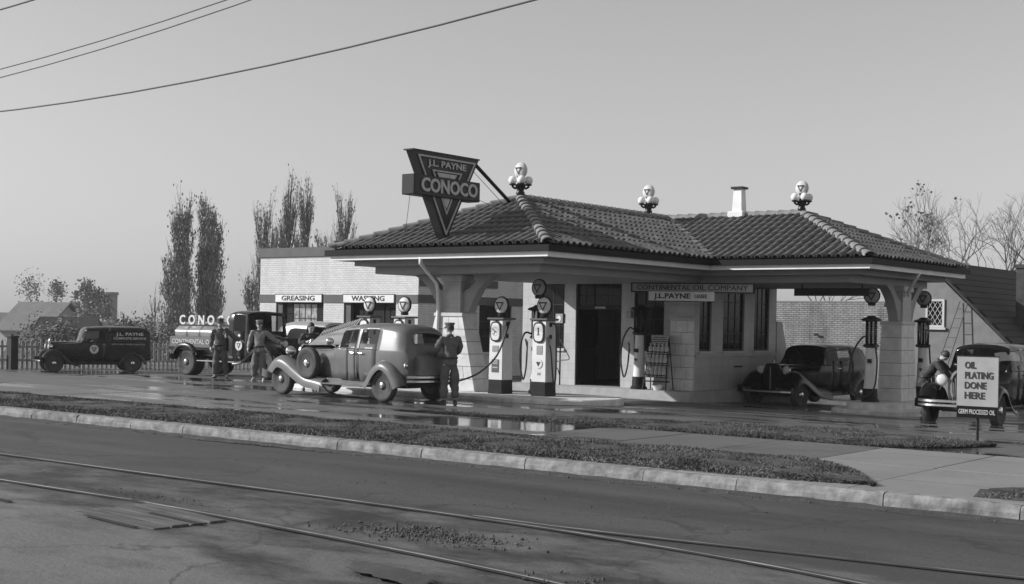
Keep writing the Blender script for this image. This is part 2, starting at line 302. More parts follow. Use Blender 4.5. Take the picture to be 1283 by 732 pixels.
# kerb stones with gutter dirt
kb = struct(MB().box(-60, 20, 13.74, 13.94, -.33, -.06).build('kerb', 'gutterdirt'))
px = -60.
while px < 14:
    L_ = 1.25+.7*rnd.random() if px > -34 else 6
    a = .005+.012*rnd.random()**2; T = M.Translation((px, 13.83, 0)) @ M.Rotation(.005*(rnd.random()-.5), 4, 'Z') @ M.Rotation(.025*(rnd.random()-.5), 4, 'X') @ M.Translation((-px, -13.83, 0))
    mb = MB(); n = max(2, int(L_/.35)); jag = lambda: .012*(rnd.random()-.5)
    rows = []
    for i in range(n+1):
        x = px+a+(L_-2*a)*i/n; d = .03*rnd.random()**4
        rows.append([T @ V(p) for p in ((x, 13.70+jag()*.4, -.3), (x, 13.705+jag()*.6, -.08), (x, 13.72+d, -.02-d+jag()*.3), (x, 13.755+d, .0+jag()*.5), (x, 13.97, .004+jag()*.3), (x, 13.98, -.2))])
    mb.grid(rows); e0 = [tuple(p) for p in rows[0]]; e1 = [tuple(p) for p in rows[-1]]; mb.add(e0, [tuple(range(6))]); mb.add(e1, [tuple(range(6))[::-1]])
    mb.build('kerb_stone', 'kerb', kb); px += L_
rows = []
for i in range(300):
    x = -45+i*.18; ww = .22+.16*noise.noise((x*.7, 0, 0))+.1*noise.noise((x*4, 0, 0)); rows.append([(x, 13.71, -.135+.02*noise.noise((x*3, 1, 0))), (x, 13.6, -.142+.012*noise.noise((x*4, 2, 0))), (x, 13.68-ww, -.162)])
MB().grid(rows).build('gutter_dirt', 'gutterdirt', smooth=True, kind='structure')
# ---------------------------------------------------------------- tram rails
def interp(pts, n):
    out = []
    P = [V((*p, 0)) for p in pts]; P = [P[0]*2-P[1]]+P+[P[-1]*2-P[-2]]
    for i in range(1, len(P)-2):
        for k_ in range(n):
            t = k_/n; a, b, c, d = P[i-1:i+3]; out.append(.5*((2*b)+(c-a)*t+(2*a-5*b+4*c-d)*t*t+(3*b-a-3*c+d)*t**3))
    return out+[P[-2]]
def railtrack(pts, label):
    path = interp(pts, 10); head = []; web = []; grv = []
    for i, p in enumerate(path):
        d = (path[min(i+1, len(path)-1)]-path[max(i-1, 0)]).normalized(); s_ = V((-d.y, d.x, 0)); z = -.152
        head.append([p+s_*.024+V((0, 0, z-.02)), p+s_*.017+V((0, 0, z)), p-s_*.017+V((0, 0, z)), p-s_*.024+V((0, 0, z-.02))])
        grv.append([p-s_*.03+V((0, 0, -.1515)), p-s_*.1+V((0, 0, -.1515))]); web.append([p+s_*.03+V((0, 0, -.152)), p+s_*.055+V((0, 0, -.1515))])
    t = thing('tram_rail', label, 'rail')
    MB().grid(head).build('rail_head', 'rail', t, smooth=40); MB().grid(grv).build('flange_groove', 'groove', t); MB().grid(web).build('rail_side', 'raild', t)
railtrack([(-90, 10.05), (-40, 10.05), (-16, 10.05), (-9, 10.06), (-6, 9.87), (-3.6, 9.4), (0, 8.3), (4, 6.6)], 'tram rail nearest the kerb on its left half, bending towards the camera at the right')
railtrack([(-90, 8.48), (-40, 8.48), (-15, 8.48), (-11, 8.46), (-6.2, 8.02), (-3, 7.3), (0, 6.2), (3, 4.8)], 'tram rail farthest from the kerb, crossing the bottom left of the street')
railtrack([(-8.3, 10.14), (-7, 10.17), (-5, 10.38), (-3.1, 10.62), (0, 11.2), (5, 12.5)], 'branch tram rail that splits off towards the kerb at the right')
# patches in the street
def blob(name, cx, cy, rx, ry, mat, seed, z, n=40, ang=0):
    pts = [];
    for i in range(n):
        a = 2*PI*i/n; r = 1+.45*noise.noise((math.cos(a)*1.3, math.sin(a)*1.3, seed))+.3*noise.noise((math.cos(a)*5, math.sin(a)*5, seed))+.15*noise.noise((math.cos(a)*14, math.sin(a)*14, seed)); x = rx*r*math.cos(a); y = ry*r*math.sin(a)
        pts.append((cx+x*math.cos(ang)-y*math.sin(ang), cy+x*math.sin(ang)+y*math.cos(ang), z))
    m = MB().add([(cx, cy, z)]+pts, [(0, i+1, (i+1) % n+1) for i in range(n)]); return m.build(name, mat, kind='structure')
def slab(name, pts, mat, z): MB().add([(x, y, z) for x, y in pts], [tuple(range(len(pts)))]).build(name, mat, kind='structure')
blob('dark_patch', -6.75, 7.3, .6, .16, 'darkpatch', 6, -.137, 90, ang=-.3)  # irregular dark patch, somewhat smoother than the road around it
pk = thing('crossing_planks', 'weathered timber planks set beside the near tram rail in the street', 'planks')
for i in range(4):
    MB().box(-11.2, -9.75, 7.5+.21*i, 7.675+.21*i, -.25, -.151+.008*(i % 2), M.Translation((-10.4, 8, 0)) @ M.Rotation(-.09-.02*i, 4, 'Z') @ M.Translation((10.4, -8, 0))).build('plank', 'plank', pk, bevel=.008)
for i, (x0, x1, y) in enumerate(((-10.9, -9.95, 7.46), (-10.6, -9.7, 7.98), (-13.2, -12.2, 7.6))): MB().box(x0, x1, y, y+.05, -.1465, -.141, M.Translation((x0, y, 0)) @ M.Rotation(-.12, 4, 'Z') @ M.Translation((-x0, -y, 0))).build('paving_joint', 'groove', kind='structure')
mb = MB(); r2 = random.Random(5)
for cx, cy, rx, ry, n, s0 in ((-7.75, 8.95, .8, .34, 900, .013), (-8.6, 8.7, .4, .2, 90, .012), (-5.2, 8.05, .9, .25, 220, .013), (-11.6, 8.75, 1.6, .2, 160, .009), (-10.6, 13.5, 3, .1, 130, .012), (-16, 13.5, 5, .08, 120, .012), (-6, 13.55, 2.5, .1, 130, .012), (-9, 11.5, 5, 1.4, 160, .008)):
    for i in range(n):
        x = cx+r2.gauss(0, rx*.5); y = cy+r2.gauss(0, ry*.5); s = s0*(.3+r2.random()**2*1.3)
        T = M.Translation((x, y, -.158+s*.3)) @ M.Rotation(r2.random()*6, 4, 'Z') @ M.Rotation(r2.random()*2, 4, 'X') @ M.Diagonal((s*(.7+r2.random()*.6), s*(.7+r2.random()*.6), s*.7, 1))
        mb.add([T @ V(p) for p in ((1, 0, 0), (0, 1, 0), (-1, 0, 0), (0, -1, 0), (0, 0, 1), (0, 0, -1))], [(0, 1, 4), (1, 2, 4), (2, 3, 4), (3, 0, 4), (1, 0, 5), (2, 1, 5), (3, 2, 5), (0, 3, 5)])
mb.build('rubble', 'stone', kind='stuff')
# ================================================================ THE STATION
st = thing('filling_station', 'cream filling station with tiled hipped roof over two drive-through canopies', 'filling station')
def wall(axis, c0, c1, a0, a1, z0, z1, ops, name, mat, parent):
    """wall slab along x (axis 'x', thickness c0..c1 in y) or along y, with rectangular openings (a,b,zlo,zhi)"""
    mb = MB(); cuts = sorted({a0, a1, *[o[0] for o in ops], *[o[1] for o in ops]})
    for p, q in zip(cuts, cuts[1:]):
        hole = [(o[2], o[3]) for o in ops if o[0] <= p+1e-6 and o[1] >= q-1e-6]; z = z0
        for lo_, hi in sorted(hole)+[(z1, z1)]:
            if lo_ > z+1e-4: mb.box(p, q, c0, c1, z, lo_) if axis == 'x' else mb.box(c0, c1, p, q, z, lo_)
            z = hi
    return mb.build(name, mat, parent)
def bx(axis, mb, a0, a1, c0, c1, z0, z1): return mb.box(a0, a1, c0, c1, z0, z1) if axis == 'x' else mb.box(c0, c1, a0, a1, z0, z1)
def window(axis, face, sgn, a0, a1, z0, z1, parent, nv=2, nh=3, frame='dark', pane='pane', sill=True, depth=.1, fw=.05):
    """window set back from wall face; sgn = outward direction along the normal; each pane a sub-part"""
    f0, f1 = sorted((face-sgn*depth, face-sgn*(depth-.05))); mb = MB()
    bx(axis, mb, a0, a0+fw, f0, f1, z0, z1); bx(axis, mb, a1-fw, a1, f0, f1, z0, z1); bx(axis, mb, a0+fw, a1-fw, f0, f1, z0, z0+fw); bx(axis, mb, a0+fw, a1-fw, f0, f1, z1-fw, z1)
    b = .014; W = (a1-a0-2*fw)/nv; Hh = (z1-z0-2*fw)/nh; i0, i1 = f0+.008, f1-.008
    for i in range(1, nv): bx(axis, mb, a0+fw+W*i-b, a0+fw+W*i+b, i0, i1, z0+fw, z1-fw)
    for j in range(1, nh):
        for i in range(nv): bx(axis, mb, a0+fw+W*i+b*(i > 0), a0+fw+W*(i+1)-b*(i < nv-1), i0+.003, i1-.003, z0+fw+Hh*j-b, z0+fw+Hh*j+b)
    wn = mb.build('window', frame, parent); pc = (f0+f1)/2
    for i in range(nv):
        for j in range(nh):
            m2 = MB(); e = .002*(rnd.random()-.5)
            bx(axis, m2, a0+fw+W*i+.004, a0+fw+W*(i+1)-.004, pc-.006+e, pc+e, z0+fw+Hh*j+.004, z0+fw+Hh*(j+1)-.004); m2.build('pane', pane, wn)
    if sill:
        s0, s1 = sorted((face-sgn*.05, face+sgn*.06)); m2 = MB(); bx(axis, m2, a0-.04, a1+.04, s0, s1, z0-.07, z0-.003); m2.build('sill', 'cream', wn)
    return wn
ZT = 3.1
# plinth
MB().box(-23.75, -17.6, 30.3, 37.2, -.7, .02).build('plinth', 'plat', st)
wall('x', 31.0, 31.22, -23.65, -17.9, .02, ZT, [(-23.0, -22.15, 1.05, 2.97), (-21.75, -20.2, .02, 2.97), (-19.78, -18.82, 1.05, 2.8)], 'front_wall', 'stwall', st)
RW = [(31.32, 31.98, 1.08, 2.93), (32.62, 33.86, 1.08, 2.93), (34.46, 35.4, 1.08, 2.93)]
wall('y', -18.12, -17.9, 31.22, 35.86, .02, ZT, RW, 'side_wall', 'stwall', st)
wall('y', -23.65, -23.43, 31.22, 35.86, .02, ZT, [], 'side_wall', 'stwall', st)
wall('x', 35.64, 35.86, -23.43, -18.12, .02, ZT, [], 'rear_wall', 'stwall', st)
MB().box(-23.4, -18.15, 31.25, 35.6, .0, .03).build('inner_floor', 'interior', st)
window('x', 31.0, -1, -23.0, -22.15, 1.05, 2.97, st, 2, 3)
window('x', 31.0, -1, -19.78, -18.82, 1.05, 2.8, st, 3, 4)
for a, b, c, d in RW: window('y', -17.9, 1, a, b, c, d, st, 2 if b-a < .8 else 3, 4)
# water table ledge and base panel under the side windows
mb = MB(); mb.box(-17.898, -17.85, 31.05, 35.84, .93, 1.0); mb.build('ledge', 'stwall', st)
MB().box(-17.898, -17.87, 33.3, 33.75, .62, .66).build('vent', 'dark', st)
# door and transom
dw = MB(); dw.box(-21.75, -21.68, 31.06, 31.14, .02, 2.97).box(-20.27, -20.2, 31.06, 31.14, .02, 2.97).box(-21.68, -20.27, 31.06, 31.14, 2.9, 2.97).box(-21.68, -20.27, 31.05, 31.15, 2.18, 2.28).box(-21.2, -21.15, 31.07, 31.13, 2.28, 2.9)
dwo = dw.build('doorway', 'door', st)
for a, b in ((-21.68, -21.2), (-21.15, -20.27)):
    for i in range(2):
        for j in range(2):
            w_ = (b-a)/2; MB().box(a+w_*i+.012, a+w_*(i+1)-.012, 31.09, 31.1, 2.28+.31*j+.01, 2.28+.31*(j+1)-.01).build('pane', 'pane', dwo)
def doorleaf(a, b, rot=0):
    T = M.Translation((a, 31.1, 0)) @ M.Rotation(rot, 4, 'Z'); W = b-a; m = MB()
    m.box(0, .1, -.02, .02, .04, 2.17, T).box(W-.1, W, -.02, .02, .04, 2.17, T).box(.1, W-.1, -.02, .02, .04, .3, T).box(.1, W-.1, -.02, .02, 2.05, 2.17, T).box(.1, W-.1, -.02, .02, .95, 1.07, T)
    o = m.build('door', 'door', st); MB().box(.1, W-.1, -.004, .004, 1.07, 2.05, T).build('pane', 'pane', o); MB().box(.1, W-.1, -.012, .012, .3, .95, T).build('panel', 'door', o); MB().box(W-.08, W-.05, -.06, -.02, .95, 1.15, T).build('handle', 'steel', o)
doorleaf(-21.66, -20.96, 1.35); doorleaf(-20.29, -19.59, PI-1.35)
MB().box(-21.1, -20.75, 31.02, 31.05, 2.2, 2.26).build('door_plate', 'signg', st)
# glazed pilaster at the front right corner, one block after another
def blocks(parent, corners0, corners1, z0, z1, nz, nx, ny, gap=.012, name='block', mat='block'):
    """battered pier between a bottom and a top rectangle (x0,x1,y0,y1), faced with blocks"""
    L = lambda i, t: corners0[i]+(corners1[i]-corners0[i])*t
    core = [(L(0, 0)+.012, L(2, 0)+.012, z0), (L(1, 0)-.012, L(2, 0)+.012, z0), (L(1, 0)-.012, L(3, 0)-.012, z0), (L(0, 0)+.012, L(3, 0)-.012, z0)]
    top = [(L(0, 1)+.012, L(2, 1)+.012, z1-.01), (L(1, 1)-.012, L(2, 1)+.012, z1-.01), (L(1, 1)-.012, L(3, 1)-.012, z1-.01), (L(0, 1)+.012, L(3, 1)-.012, z1-.01)]
    pier = MB().hexa(core, top).build('pier', 'mortar', parent)
    for k_ in range(nz):
        ta = k_/nz+gap/(z1-z0)/2; tb = (k_+1)/nz-gap/(z1-z0)/2; za = z0+(z1-z0)*ta; zb = z0+(z1-z0)*tb
        n1, n2 = (nx, ny); off = .5 if k_ % 2 and nx > 1 else 0
        ex = [0]+[(i+1-off)/n1 for i in range(n1) if 0 < (i+1-off)/n1 < 1]+[1]
        for i in range(len(ex)-1):
            for j in range(n2):
                e = .003*rnd.random()
                def P(t, fi, fj):
                    x0, x1, y0, y1 = (L(q, t) for q in range(4)); return (x0+(x1-x0)*fi, y0+(y1-y0)*fj)
                wx = max(.05, L(1, .5)-L(0, .5)); wy = max(.05, L(3, .5)-L(2, .5)); g1 = gap/2/wx; g2 = gap/2/wy
                fa, fb = ex[i]+g1*(ex[i] > 0), ex[i+1]-g1*(ex[i+1] < 1); ga, gb = j/n2+g2*(j > 0), (j+1)/n2-g2*(j < n2-1)
                bt = [(*P(ta, fi, fj), za) for fi, fj in ((fa, ga), (fb, ga), (fb, gb), (fa, gb))]; tp = [(*P(tb, fi, fj), zb) for fi, fj in ((fa, ga), (fb, ga), (fb, gb), (fa, gb))]
                MB().hexa(bt, tp).build(name, mat, pier)
    return pier
blocks(st, (-18.57, -17.84, 30.86, 30.99), (-18.55, -17.86, 30.9, 30.99), .02, 1.9, 6, 2, 1)
MB().box(-18.58, -17.83, 30.87, 30.995, 1.9, 1.97).build('pier_cap', 'stwall', st)
MB().hexa([(-18.4, 35.87, -.5), (-17.88, 35.87, -.5), (-17.88, 37.2, -.5), (-18.4, 37.2, -.5)], [(-18.4, 35.87, 1.94), (-17.88, 35.87, 1.94), (-17.88, 36.2, 1.94), (-18.4, 36.2, 1.94)]).build('buttress', 'stwall', st)
# left canopy column (on the left island) and right canopy column
IZ = .10
for (b0, b1, sh, z0, nz, nx, ny, axis) in (((-21.75, -19.99, 24.36, 24.96), (-21.3, -20.44, 24.4, 24.92), (-21.12, -20.56, 24.46, 24.88), IZ, 6, 3, 1, 'x'), ((-13.68, -13.02, 33.25, 34.3), (-13.63, -13.08, 33.36, 34.2), (-13.46, -13.12, 33.5, 34.08), -.1, 6, 1, 2, 'y')):
    blocks(st, b0, b1, z0, 1.88, nz, nx, ny)
    MB().box(b1[0]-.03, b1[1]+.03, b1[2]-.03, b1[3]+.03, 1.88, 1.98).build('pier_cap', 'cream', st, bevel=.015)
    MB().box(*sh, 1.98, 2.74).build('column', 'stwall', st)
    MB().box(sh[0]-.05, sh[1]+.05, sh[2]-.05, sh[3]+.05, 2.74, 2.897).build('column_head', 'cream', st, bevel=.02)
    # curved timber brackets
    for sg in (-1, 1):
        if axis == 'x': e0 = sh[1] if sg > 0 else sh[0]; yc = (sh[2]+sh[3])/2
        else: e0 = sh[3] if sg > 0 else sh[2]; yc = (sh[0]+sh[1])/2
        outer = [(0, 1.985), (.0, 2.45), (.08, 2.52), (.2, 2.56), (.32, 2.66), (.58, 2.895)]; inner = [(1.0, 2.895), (.72, 2.74), (.5, 2.55), (.3, 2.25), (.2, 1.985)]
        pts = outer+inner
        fn = (lambda p, t, e0=e0, sg=sg, yc=yc: (e0+sg*p[0], yc+t, p[1])) if axis == 'x' else (lambda p, t, e0=e0, sg=sg, yc=yc: (yc+t, e0+sg*p[0], p[1]))
        MB().prism(pts, fn, -.13, .13).build('bracket', 'soffit', st)
# ---- roof: two hipped wings
X0, X1, Y0 = -23.43, -16.83, 22.9; XE = -12.55; R0, R1 = 29.95, 36.55; ZE = 3.45; HW = 3.3; ZR = 4.83; SL = (ZR-ZE)/HW; XM = (X0+X1)/2; RM = (R0+R1)/2
foot = [(X0, Y0), (X1, Y0), (X1, R0), (XE, R0), (XE, R1), (X0, R1)]
def inset(d): return [(X0+d, Y0+d), (X1-d, Y0+d), (X1-d, R0+d), (XE-d, R0+d), (XE-d, R1-d), (X0+d, R1-d)]
def slabpoly(pts, z0, z1): return MB().prism([(x, y) for x, y in pts], lambda p, t: (p[0], p[1], t), z0, z1)
slabpoly(inset(.78), 2.9, 3.2).build('canopy_ceiling', 'soffit', st)
slabpoly(inset(.42), 3.08, 3.203).build('cornice', 'soffit', st)
slabpoly(inset(.02), 3.205, 3.24).build('eave_soffit', 'soffit', st)
def ringbox(d0, d1, z0, z1, name, mat):
    a, b = inset(d0), inset(d1)
    for i in range(6):
        j = (i+1) % 6; e = .002*i
        MB().hexa([(*a[i], z0), (*a[j], z0), (*b[j], z0), (*b[i], z0)], [(*a[i], z1), (*a[j], z1), (*b[j], z1), (*b[i], z1)]).build(name, mat, st)
ringbox(0, .05, 3.2, 3.315, 'fascia_board', 'white')
ringbox(-.1, .03, 3.317, 3.45, 'gutter', 'gutter')
roof = MB()
Pn = lambda x, y, z: (x, y, z)
e6 = [(x, y, ZE-.03) for x, y in inset(-.06)]; p1 = (XM, Y0+HW, ZR-.03); pj = (XM, RM, ZR-.03); p3 = (XE-HW, RM, ZR-.03)
roof = roof.add(e6+[p1, pj, p3], [(0, 1, 6), (1, 2, 7, 6), (2, 3, 8, 7), (3, 4, 8), (4, 5, 7, 8), (5, 0, 6, 7)]).build('roof', 'tilebase', st)
# barrel tile prototype: local x across, y up the slope, z out
def barrel(r0, r1, L, n=5, flat=1.0):
    rows = [[(r*math.cos(PI*j/n), y, r*math.sin(PI*j/n)*flat) for j in range(n+1)] for r, y in ((r0, 0), (r1, L))]
    m = MB().grid(rows)
    m.add([(r0*.82*math.cos(PI*j/n), 0.0, r0*.82*math.sin(PI*j/n)*flat) for j in range(n+1)]+list(rows[0]), [(j, j+1, n+1+j+1, n+1+j) for j in range(n)]); return m
tm_ = barrel(.088, .074, .44); tme = bpy.data.meshes.new('roof_tile'); tme.from_pydata(tm_.v, [], tm_.f); tme.materials.append(MT['tile']); tme.polygons.foreach_set('use_smooth', [i < 5 for i in range(len(tme.polygons))])
sl = math.sqrt(1+SL*SL); stuffMB = MB(); tcount = 0
planes = [  # origin eave corner, eave dir, inward dir, ulo, uhi, a, b, individual
 (V((X0, Y0, ZE)), V((1, 0, 0)), V((0, 1, 0)), 0, X1-X0, 1, -1, 1),
 (V((X1, R0, ZE)), V((1, 0, 0)), V((0, 1, 0)), 0, XE-X1, -1, -1, 1),
 (V((X1, Y0, ZE)), V((0, 1, 0)), V((-1, 0, 0)), 0, R0-Y0, 1, 1, 0),
 (V((XE, R0, ZE)), V((0, 1, 0)), V((-1, 0, 0)), 0, R1-R0, 1, -1, 0),
 (V((X0, Y0, ZE)), V((0, 1, 0)), V((1, 0, 0)), 0, R1-Y0, 1, -1, 0),
 (V((X0, R1, ZE)), V((1, 0, 0)), V((0, -1, 0)), 0, XE-X0, 1, -1, 0)]
SPC = .238; EXP = .36
for O, e, inn, ulo, uhi, a, b, ind in planes:
    s_ = (inn+V((0, 0, SL))).normalized(); n_ = e.cross(s_); 
    if n_.z < 0: n_ = -n_
    u = ulo-(HW if a < 0 else 0)+SPC*.6
    while u < uhi+(HW if b > 0 else 0):
        d = 0 if u >= ulo and u <= uhi else None; dmin = 0; dmax = HW
        if u < ulo: dmin = ulo-u
        elif a > 0: dmax = min(dmax, u-ulo)
        if u > uhi: dmin = max(dmin, u-uhi)
        elif b < 0: dmax = min(dmax, uhi-u)
        dd = EXP/sl; k0 = math.ceil(max(0, dmin-.12)/dd); k_ = k0
        while k_*dd < dmax-.1 and k_*dd < HW-.12:
            dl = k_*dd; pos = O+e*u+inn*(dl-.05 if dl == 0 else dl)+V((0, 0, SL*dl))
            tilt = -.045+.012*(rnd.random()-.5); x_ = (e if e.cross(s_).z > 0 else -e)
            y_ = (s_+n_*math.tan(tilt)).normalized(); z_ = x_.cross(y_)
            fit = min(1, max(.3, (dmax-dl)/(.44/sl)+.15)) if dl+.44/sl > dmax+.05 else 1
            pos = pos+n_*(.035+.006*rnd.random())+x_*(.02*(rnd.random()-.5)); x_ = (x_+y_*.05*(rnd.random()-.5)).normalized(); y_ = z_.cross(x_)
            T = M(((x_.x, y_.x*fit, z_.x, pos.x), (x_.y, y_.y*fit, z_.y, pos.y), (x_.z, y_.z*fit, z_.z, pos.z), (0, 0, 0, 1)))
            if ind and tcount < 298:
                o = bpy.data.objects.new('roof_tile', tme); COL.objects.link(o); o.parent = roof; o.matrix_world = T; tcount += 1
            else: stuffMB.add([T @ V(p) for p in tm_.v], tm_.f)
            k_ += 1
        u += SPC
stuffMB.build('roof_tiles', 'tile', st, smooth=50, kind='stuff')
rt = barrel(.15, .125, .43, 6, .85); rme = bpy.data.meshes.new('ridge_tile'); rme.from_pydata(rt.v, [], rt.f); rme.materials.append(MT['ridge']); rme.polygons.foreach_set('use_smooth', [i < 6 for i in range(len(rme.polygons))])
def ridge(a, b):
    a, b = V(a), V(b); d = (b-a); L_ = d.length; d.normalize(); n = round(L_/.37); up = V((0, 0, 1)); x_ = d.cross(up).normalized(); z_ = x_.cross(d)
    for i in range(n):
        p = a+d*(L_*i/n)+z_*(.04); y_ = (d-z_*.05).normalized(); zz = x_.cross(y_)
        T = M(((x_.x, y_.x, zz.x, p.x), (x_.y, y_.y, zz.y, p.y), (x_.z, y_.z, zz.z, p.z), (0, 0, 0, 1))); o = bpy.data.objects.new('ridge_tile', rme); COL.objects.link(o); o.parent = roof; o.matrix_world = T
q1, qj, q3 = (XM, Y0+HW, ZR), (XM, RM, ZR), (XE-HW, RM, ZR)
ridge((X0, Y0, ZE), q1); ridge((X1, Y0, ZE), q1); ridge(q1, qj); ridge(qj, q3); ridge((XE, R0, ZE), q3); ridge((XE, R1, ZE), q3); ridge((X0, R1, ZE), qj)
# valley flashing shows as a pale strip
mb = MB(); va = V((X1, R0, ZE+.05)); vb = V((XM, RM, ZR+.05)); d_ = V((1, 1, 0)).normalized()*.11
mb.hexa([va-d_, va+d_, vb+d_, vb-d_], [va-d_+V((0, 0, .06)), va+d_+V((0, 0, .06)), vb+d_+V((0, 0, .06)), vb-d_+V((0, 0, .06))]); mb.build('valley_flashing', 'ridge', st)
# chimney
cx, cy = -17.8, RM
ch = MB().hexa([(cx-.16, cy-.16, 4.7), (cx+.16, cy-.16, 4.7), (cx+.16, cy+.16, 4.7), (cx-.16, cy+.16, 4.7)], [(cx-.12, cy-.12, 5.62), (cx+.12, cy-.12, 5.62), (cx+.12, cy+.12, 5.62), (cx-.12, cy+.12, 5.62)]).build('chimney', 'white', roof)
MB().box(cx-.25, cx+.25, cy-.24, cy+.24, 4.8, 4.99).build('chimney_base', 'white', roof, bevel=.03); MB().box(cx-.18, cx+.18, cy-.18, cy+.18, 5.62, 5.68).build('chimney_cap', 'dark', roof)
# downspouts
def downspout(path, r=.045): MB().tube(path, r, 8).build('downspout', 'white', st, smooth=True)
downspout([(-20.5, 22.93, 3.27), (-20.52, 22.96, 3.1), (-21.1, 24.2, 2.68), (-21.17, 24.34, 2.5), (-21.17, 24.36, 2.1), (-21.2, 24.33, .15)])
downspout([(XE-.03, 33.2, 3.22), (XE-.1, 33.2, 3.1), (-13.0, 33.5, 2.72), (-13.05, 33.7, 2.66)])
# ---------------------------------------------------------------- islands
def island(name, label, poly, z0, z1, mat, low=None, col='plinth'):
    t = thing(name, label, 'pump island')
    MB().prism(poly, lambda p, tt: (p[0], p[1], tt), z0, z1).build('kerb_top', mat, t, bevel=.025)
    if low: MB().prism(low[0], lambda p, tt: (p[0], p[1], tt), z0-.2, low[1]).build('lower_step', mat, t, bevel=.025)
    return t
def stad(x0, x1, y0, y1, n=7, axis='x', ends=(1, 1)):
    pts = []
    if axis == 'x':
        r = (y1-y0)/2; yc = (y0+y1)/2
        for a in range(n+1): t = -PI/2+PI*a/n; pts.append((x1-r*.7+r*.7*math.cos(t), yc+r*math.sin(t)))
        for a in range(n+1): t = PI/2+PI*a/n; pts.append((x0+r*.7+r*.7*math.cos(t), yc+r*math.sin(t)))
    else:
        r = (x1-x0)/2; xc = (x0+x1)/2
        for a in range(n+1): t = PI+PI*a/n; pts.append((xc+r*math.cos(t), y0+r+r*math.sin(t)))
        for a in range(n+1): t = PI*a/n; pts.append((xc+r*math.cos(t), y1-r+r*math.sin(t)))
    return pts
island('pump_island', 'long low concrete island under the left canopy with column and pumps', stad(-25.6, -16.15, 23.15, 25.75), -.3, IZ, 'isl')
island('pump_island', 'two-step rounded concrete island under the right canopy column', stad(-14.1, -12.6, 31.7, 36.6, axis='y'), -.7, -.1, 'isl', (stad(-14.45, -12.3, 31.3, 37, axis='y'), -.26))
# ---------------------------------------------------------------- hanging board
tb = thing('hanging_board', 'dark narrow board hung below the right canopy ceiling', 'board')
MB().box(-15.5, -13.45, 32.05, 32.12, 2.6, 2.8).build('board', 'dark', tb); 
for x in (-15.3, -13.65): MB().box(x, x+.03, 32.07, 32.1, 2.8, 2.9).build('hanger', 'dark', tb)
# ---------------------------------------------------------------- roof lamp clusters
def lampcluster(loc, label):
    t = thing('roof_lamp', label, 'lamp', loc, 0, 'lamp clusters on the roof ridge')
    MB().lathe([(.1, -.08), (.115, -.02), (.085, .02), (.1, .08), (.14, .17), (.1, .2), (.065, .23), (.06, .36)], 12).build('stem', 'black', t, smooth=50)
    for k_ in range(4):
        a = PI/4+k_*PI/2; d = V((math.cos(a), math.sin(a), 0))
        arm = MB().tube([d*.06+V((0, 0, .12)), d*.14+V((0, 0, .09)), d*.2+V((0, 0, .13)), d*.2+V((0, 0, .18))], .03, 6).lathe([(.03, .15), (.085, .17), (.085, .2), (.03, .215)], 10, M.Translation(d*.2)).build('arm', 'black', t, smooth=50)
        MB().sphere(d*.2+V((0, 0, .29)), .108, 14, 10).build('globe', 'globe', arm, smooth=True)
    g = MB().sphere((0, 0, .54), (.19, .11, .205), 18, 12).build('lens_globe', 'globeg', t, smooth=True)
    for s_ in (-1, 1):
        for tri in ([(-.1, .61), (.1, .61), (.075, .575), (-.075, .575)], [(-.1, .61), (-.065, .595), (0, .475), (0, .43)], [(.1, .61), (.065, .595), (0, .475), (0, .43)]):
            MB().prism(tri, lambda p, tt: (p[0], tt, p[1]), s_*.1, s_*.113).build('emblem', 'letterd', t)
    MB().lathe([(.075, .35), (.09, .37), (.08, .4)], 10).build('collar', 'black', t)
lampcluster((XM, Y0+HW, ZR+.19), 'lamp cluster with opal globes at the front peak of the left roof wing')
lampcluster((XM, 32.2, ZR+.19), 'lamp cluster with opal globes where the two roof ridges meet')
lampcluster((XE-HW-.05, RM, ZR+.19), 'lamp cluster with opal globes at the end of the right roof ridge, past the chimney')
# ---------------------------------------------------------------- big triangular sign on the roof edge
sg = thing('triangle_sign', 'large dark triangular sign standing on the front edge of the left roof', 'sign')
SX = -20.0; yc = 23.22; tri = [(yc-1.16, 5.6), (yc+1.16, 5.6), (yc, 3.58)]
fnx = lambda p, t: (t, p[0], p[1])
MB().prism(tri, fnx, SX-.22, SX).build('triangle_body', 'signd', sg)
def outline(parent, pts, wd, x0, x1, mat, name='border'):
    c = V((sum(p[0] for p in pts)/3, sum(p[1] for p in pts)/3)); out = []
    P = [V(p) for p in pts]
    def ins(d):
        r = []
        for i in range(3):
            a, b, c_ = P[i-1], P[i], P[(i+1) % 3]; e1 = (b-a).normalized(); e2 = (c_-b).normalized(); n1 = V((-e1.y, e1.x)); 
            if n1.dot(c-b) < 0: n1 = -n1
            n2 = V((-e2.y, e2.x)); 
            if n2.dot(c-b) < 0: n2 = -n2
            k_ = d/(1+n1.dot(n2)); r.append(b+(n1+n2)*k_)
        return r
    A = P; B = ins(wd)
    for i in range(3):
        j = (i+1) % 3; MB().prism([A[i], A[j], B[j], B[i]], fnx, x0, x1).build(name, mat, parent)
outline(sg, [(yc-1.02, 5.52), (yc+1.02, 5.52), (yc, 3.75)], .035, SX+.003, SX+.03, 'letterg')
outline(sg, [(yc-.52, 5.22), (yc+.52, 5.22), (yc, 4.22)], .03, SX+.003, SX+.03, 'letterg')
MB().prism([(yc-.36, 5.165), (yc+.36, 5.165), (yc+.28, 5.07), (yc-.28, 5.07)], fnx, SX+.003, SX+.02).build('white_bar', 'letterg', sg)
MB().prism([(yc-.13, 4.6), (yc+.13, 4.6), (yc, 4.36)], fnx, SX+.003, SX+.02).build('white_triangle', 'letterg', sg)
MB().box(SX-.3, SX+.08, yc-1.2, yc+1.14, 4.6, 5.06).build('name_bar', 'signd', sg, bevel=.015)
